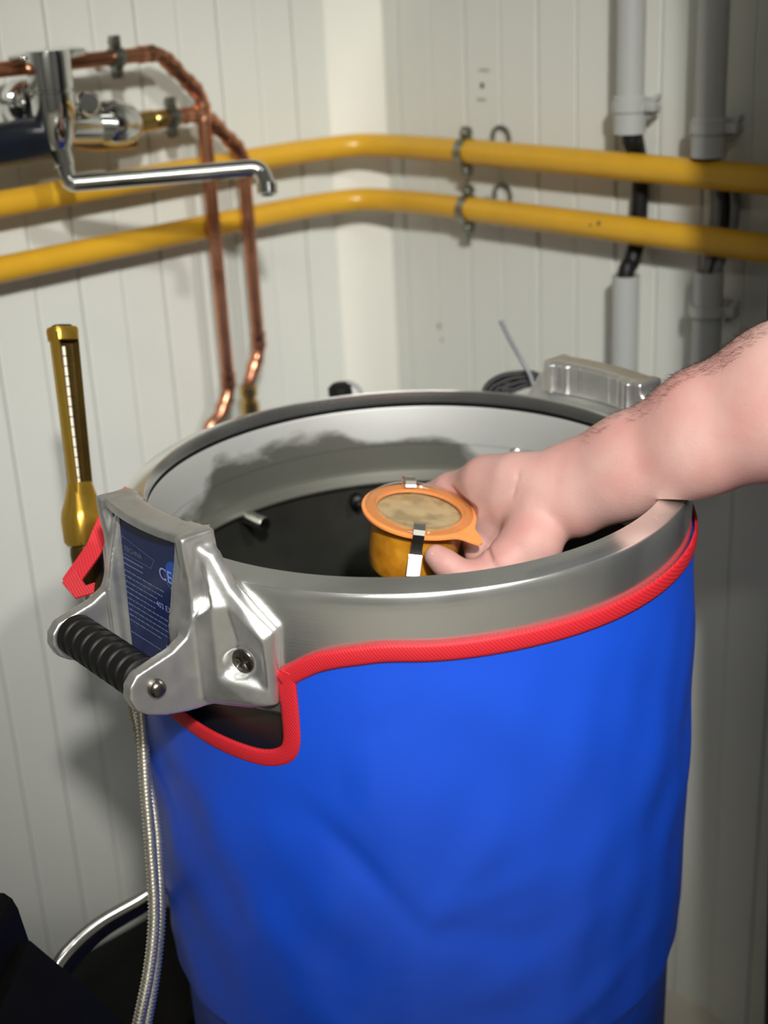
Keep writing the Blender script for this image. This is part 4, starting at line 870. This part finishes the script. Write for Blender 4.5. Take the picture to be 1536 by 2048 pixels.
#@@HAND
# ------------------------------------------------------------------ person: arm and hand holding the jar
PER = thing('person', 'person in navy clothes at the right edge reaching a bare forearm over the rim', 'person', (.55, -.25, 0))
def build_hand():
    mm = .001
    # (x, y, depth, radius mm) chains
    thumb = [(1078, 1035, 1.046, 22), (1062, 1085, 1.036, 22), (1010, 1128, 1.030, 16.5), (955, 1153, 1.026, 10.8), (925, 1150, 1.0235, 9.6), (892, 1128, 1.026, 9.2), (872, 1112, 1.029, 8.6)]
    palm = [(1085, 975, 1.050, 20), (1030, 965, 1.062, 19.5), (975, 965, 1.082, 18), (930, 975, 1.105, 14)]
    palm2 = [(1090, 1010, 1.050, 22), (1030, 1015, 1.066, 19), (985, 1035, 1.084, 17), (945, 1045, 1.106, 13)]
    palm3 = [(1070, 1060, 1.056, 18), (1010, 1090, 1.075, 15), (970, 1100, 1.090, 12)]
    little = [(945, 974, 1.098, 16), (900, 978, 1.113, 12.5), (852, 994, 1.128, 9.6), (805, 1010, 1.131, 8)]
    ring = [(945, 1000, 1.104, 13), (905, 1005, 1.122, 9.5), (860, 1025, 1.136, 8.8), (800, 1040, 1.138, 8), (775, 1050, 1.132, 7.4)]
    middle = [(950, 1045, 1.102, 13), (915, 1060, 1.120, 9.6), (870, 1078, 1.138, 9), (805, 1090, 1.143, 8.3), (775, 1098, 1.138, 7.6)]
    index = [(965, 1095, 1.092, 11.5), (940, 1115, 1.106, 9.4), (900, 1125, 1.130, 8.9), (840, 1135, 1.142, 8.2), (800, 1138, 1.140, 7.5)]
    fold1 = [(948, 1086, 1.078, 9.5), (958, 1108, 1.068, 10), (985, 1128, 1.058, 11)]
    fore = [(1090, 958, 1.050, 17.5), (1150, 945, 1.042, 19.5), (1250, 905, 1.020, 23.5), (1400, 835, .990, 30), (1560, 765, .965, 37), (1760, 680, .935, 41), (1950, 600, .905, 40)]
    fore2 = [(1085, 1018, 1.048, 18.5), (1150, 1010, 1.038, 19), (1250, 968, 1.016, 20.5), (1400, 905, .984, 26.5), (1560, 850, .958, 33), (1760, 760, .93, 36), (1950, 650, .905, 36)]
    h = .0013
    allp = [at(x, y, d) for ch in (thumb, little, index, middle, ring, palm) for x, y, d, r in ch] + [at(1800, 660, .93), at(1560, 765, .965)]
    allp = np.array(allp); lo = allp.min(0) - .05; hi = allp.max(0) + .05; hi[0] = at(1800, 700, .93)[0]
    n = np.ceil((hi - lo) / h).astype(int); xs = [lo[i] + h * np.arange(n[i]) for i in range(3)]
    F = np.full(tuple(n), .03, np.float32)
    def rcone(a, b, ra, rb, op, k):
        a, b = np.array(a), np.array(b); m = max(ra, rb) + k * 1.6 + .004
        s = []
        for i in range(3):
            i0 = max(0, int((min(a[i], b[i]) - m - lo[i]) / h)); i1 = min(n[i], int((max(a[i], b[i]) + m - lo[i]) / h) + 2); s.append(slice(i0, max(i0, i1)))
        X = xs[0][s[0]][:, None, None] - a[0]; Y = xs[1][s[1]][None, :, None] - a[1]; Z = xs[2][s[2]][None, None, :] - a[2]; e = b - a; L = e @ e
        t = np.clip((X * e[0] + Y * e[1] + Z * e[2]) / L, 0, 1); d = np.sqrt((X - e[0] * t) ** 2 + (Y - e[1] * t) ** 2 + (Z - e[2] * t) ** 2) - (ra + (rb - ra) * t)
        sub = F[tuple(s)]
        if op == 'u': F[tuple(s)] = smin(sub, d.astype(np.float32), k)
        else: F[tuple(s)] = -smin(-sub, d.astype(np.float32), k)
    def chain(ch, k, op='u'):
        P = [at(x, y, d) for x, y, d, r in ch]; r = [c[3] * mm for c in ch]
        for i in range(len(P) - 1): rcone(P[i], P[i + 1], r[i], r[i + 1], op, k)
    for ch in (fore, fore2): chain(ch, .022)
    for ch in (palm, palm2, palm3): chain(ch, .015)
    chain(thumb, .007)
    for ch in (little, ring, middle, index): chain(ch, .005)
    chain(fold1, .004)
    # tendons at the wrist, faint
    # creases (carved)
    def crease(pts, r=.9, k=.0025): 
        P = []
        for x, y in pts:
            d_ = None
            # march the sight line onto the surface
            for s_ in np.arange(.93, 1.14, .001):
                q = at(x, y, s_); ii = ((q - lo) / h).astype(int)
                if (ii >= 0).all() and (ii < n).all() and F[tuple(ii)] < .0004: d_ = s_; break
            if d_: P.append((x, y, d_, r))
        if len(P) > 1:
            co_ = np.polyfit(range(len(P)), [q_[2] for q_ in P], 1); chain([(q_[0], q_[1], co_[0] * i_ + co_[1] - .0003, q_[3]) for i_, q_ in enumerate(P)], k, 's')
    crease([(1034, 936), (1038, 955), (1033, 978), (1022, 996)], .35, .0025)
    crease([(982, 1066), (976, 1092), (980, 1118)], .8, .003)
    crease([(975, 1096), (982, 1116), (992, 1134)], 1.0, .002)
    crease([(938, 1082), (955, 1092), (972, 1098)], .8, .0018)
    crease([(934, 1100), (950, 1106), (966, 1112)], .7, .0015)
    crease([(930, 1118), (946, 1124), (962, 1124)], .8, .0018)
    crease([(960, 1075), (966, 1085), (975, 1090)], .7, .0015)
    crease([(868, 1108), (876, 1116), (884, 1118)], .5, .0012)
    # keep clear of the jar and of the rim
    X = xs[0][:, None, None] - JC[0]; Y = xs[1][None, :, None] - JC[1]; Z = xs[2][None, None, :] - JC[2]
    hz = X * JN[0] + Y * JN[1] + Z * JN[2]; rad = np.sqrt(np.maximum(0, X * X + Y * Y + Z * Z - hz * hz))
    jar = np.maximum(rad - (.0366 + np.clip((hz + .0125) * .15, -.003, 0)), np.maximum(hz - .001, -.0535 - hz)); F = np.maximum(F, (.0004 - jar).astype(np.float32))
    jl = np.maximum(rad - .0440, np.abs(hz - .002) - .0045); F = np.maximum(F, (.0002 - jl).astype(np.float32))
    XX = xs[0][:, None, None]; YY = xs[1][None, :, None]; ZZ = xs[2][None, None, :] - Z0; rd = np.sqrt(XX * XX + YY * YY)
    rim = np.maximum(np.maximum(rd - (R + .0006), (RI - .0006) - rd), ZZ - .0004); F = np.maximum(F, (-rim).astype(np.float32))
    F = blur(F, 1)
    for ax_ in (1, 2):
        sl = [slice(None)] * 3; sl[ax_] = [0, -1]; F[tuple(sl)] = 1
    F[0] = 1; F[-1] = 1
    return F, lo, h
HF, hlo, hh_ = build_hand()
hv, hq = surface_nets(HF, hlo, hh_); hv = relax(hv, hq, 2)
arm = fast_mesh('body', hv, hq, M_skin); put(arm, PER); tag(arm, 'bare pinkish forearm and hand, thumb in front of the jar')
# thumb nail
g = G(); c = at(868, 1119, 1.0240); dl = at(890, 1132, 1.0225) - at(864, 1108, 1.0245); dl /= np.linalg.norm(dl); nrm = -FW * .25 - UY * .9 - RX * .35; nrm -= dl * (nrm @ dl); nrm /= np.linalg.norm(nrm); s2_ = np.cross(dl, nrm)
V = []; 
for i in range(7):
    for j in range(7):
        u, v = (i - 3) / 3, (j - 3) / 3; k = math.sqrt(1 - .35 * v * v); V.append(c + dl * u * .0048 * k + s2_ * .0042 * v - nrm * .0022 * v * v + nrm * .0006)
g.add(V, [(i * 7 + j, i * 7 + j + 1, (i + 1) * 7 + j + 1, (i + 1) * 7 + j) for i in range(6) for j in range(6)])
o = g.obj('thumb_nail', M_nail); put(o, PER); s = o.modifiers.new('t', 'SOLIDIFY'); s.thickness = .0008
# arm hair: fine tapered strands rooted on the skin along the upper side of the forearm
g = G(); rnd = random.Random(11); me = arm.data
nrmA = np.zeros(len(me.vertices) * 3); me.vertices.foreach_get('normal', nrmA); nrmA = nrmA.reshape(-1, 3); coA = np.zeros(len(me.vertices) * 3); me.vertices.foreach_get('co', coA); coA = coA.reshape(-1, 3)
rel = coA - CC; dz_ = rel @ FW; pxA = 768 + FPX * (rel @ RX) / dz_
fd = at(1500, 760, .97) - at(1250, 900, 1.02); fd /= np.linalg.norm(fd); upn = np.cross(fd, FW); upn = upn if upn @ UY > 0 else -upn; upn /= np.linalg.norm(upn)
sc_ = nrmA @ upn; vd = nrmA @ FW
cand = np.where((pxA > 1170) & (pxA < 1600) & (sc_ > .70) & (vd > -.60))[0]
for i in rnd.sample(list(cand), min(1900, len(cand))):
    if rnd.random() > (pxA[i] - 1130) / 330: continue
    p = coA[i]; nv = nrmA[i]; L = rnd.uniform(.003, .0075); d1 = -fd * rnd.uniform(.5, 1.0) + nv * rnd.uniform(.1, .55) + np.array([rnd.gauss(0, .25) for _ in range(3)]); d1 /= np.linalg.norm(d1)
    pts = [p, p + d1 * L * .5 + nv * .0004, p + d1 * L - nv * .0012]; tube(g, pts, [.00007, .00006, .00002], 3, caps=False)
o = g.obj('arm_hair', M_hair, smooth=False); put(o, PER); o['kind'] = 'stuff'
# clothed torso, sleeve and trousers, mostly outside the picture on the right
def torso():
    h = .008; lo = np.array([.12, -.75, .0]); hi = np.array([1.1, .35, 1.62]); n = ((hi - lo) / h).astype(int)
    X = (lo[0] + h * np.arange(n[0]))[:, None, None]; Y = (lo[1] + h * np.arange(n[1]))[None, :, None]; Z = (lo[2] + h * np.arange(n[2]))[None, None, :]
    def rc(a, b, ra, rb, sx=1.0):
        a, b = np.array(a), np.array(b); e = b - a; L = e @ e; t = np.clip(((X - a[0]) * e[0] + (Y - a[1]) * e[1] + (Z - a[2]) * e[2]) / L, 0, 1)
        return np.sqrt((X - a[0] - e[0] * t) ** 2 + (Y - a[1] - e[1] * t) ** 2 + (Z - a[2] - e[2] * t) ** 2) - (ra + (rb - ra) * t)
    side_ = DW['R']; c = TC
    def q(s, z, f=0): return c + side_ * s + NW['R'] * f + np.array([0, 0, z])
    U = None
    for s in (-.085, 0, .085):
        d = rc(q(s, .92), q(s * 1.25, 1.36), .115, .105); U = d if U is None else smin(U, d, .05)
    el = at(1850, 640, .92)
    U = smin(U, rc(q(.10, 1.42), q(-.10, 1.42), .06, .06), .05)
    U = smin(U, rc(q(.17, 1.40), el, .065, .052), .03); U = smin(U, rc(el, at(1700, 705, .943), .056, .054), .02)
    U = smin(U, rc(q(-.17, 1.40), q(-.15, 1.08, -.04), .065, .05), .03)
    Lg = None
    for s in (-.09, .09):
        d = rc(q(s, .95), q(s * 1.1, .10), .10, .065); Lg = d if Lg is None else smin(Lg, d, .02)
    out = []
    for D, m in ((U, 0), (Lg, 1)):
        D = D.astype(np.float32).copy(); D[[0, -1]] = 1; D[:, [0, -1]] = 1; D[:, :, [0, -1]] = 1; out.append(surface_nets(blur(D, 1), lo, h))
    return out
TC = CORN + DW['R'] * .925 + NW['R'] * .215; TC[2] = 0
tv = torso()
put(fast_mesh('work_shirt', *tv[0], M_cloth), PER); put(fast_mesh('trousers', *tv[1], M_trous), PER)
for s in (-.095, .095):
    g = G(); c = TC + DW['R'] * s * 1.05 + NW['R'] * .05; c = np.array([c[0], c[1], .045]); box(g, c, (DW['R'], NW['R'], (0, 0, 1)), (.045, .13, .045), .02); put(g.obj('shoe', M_blk), PER)
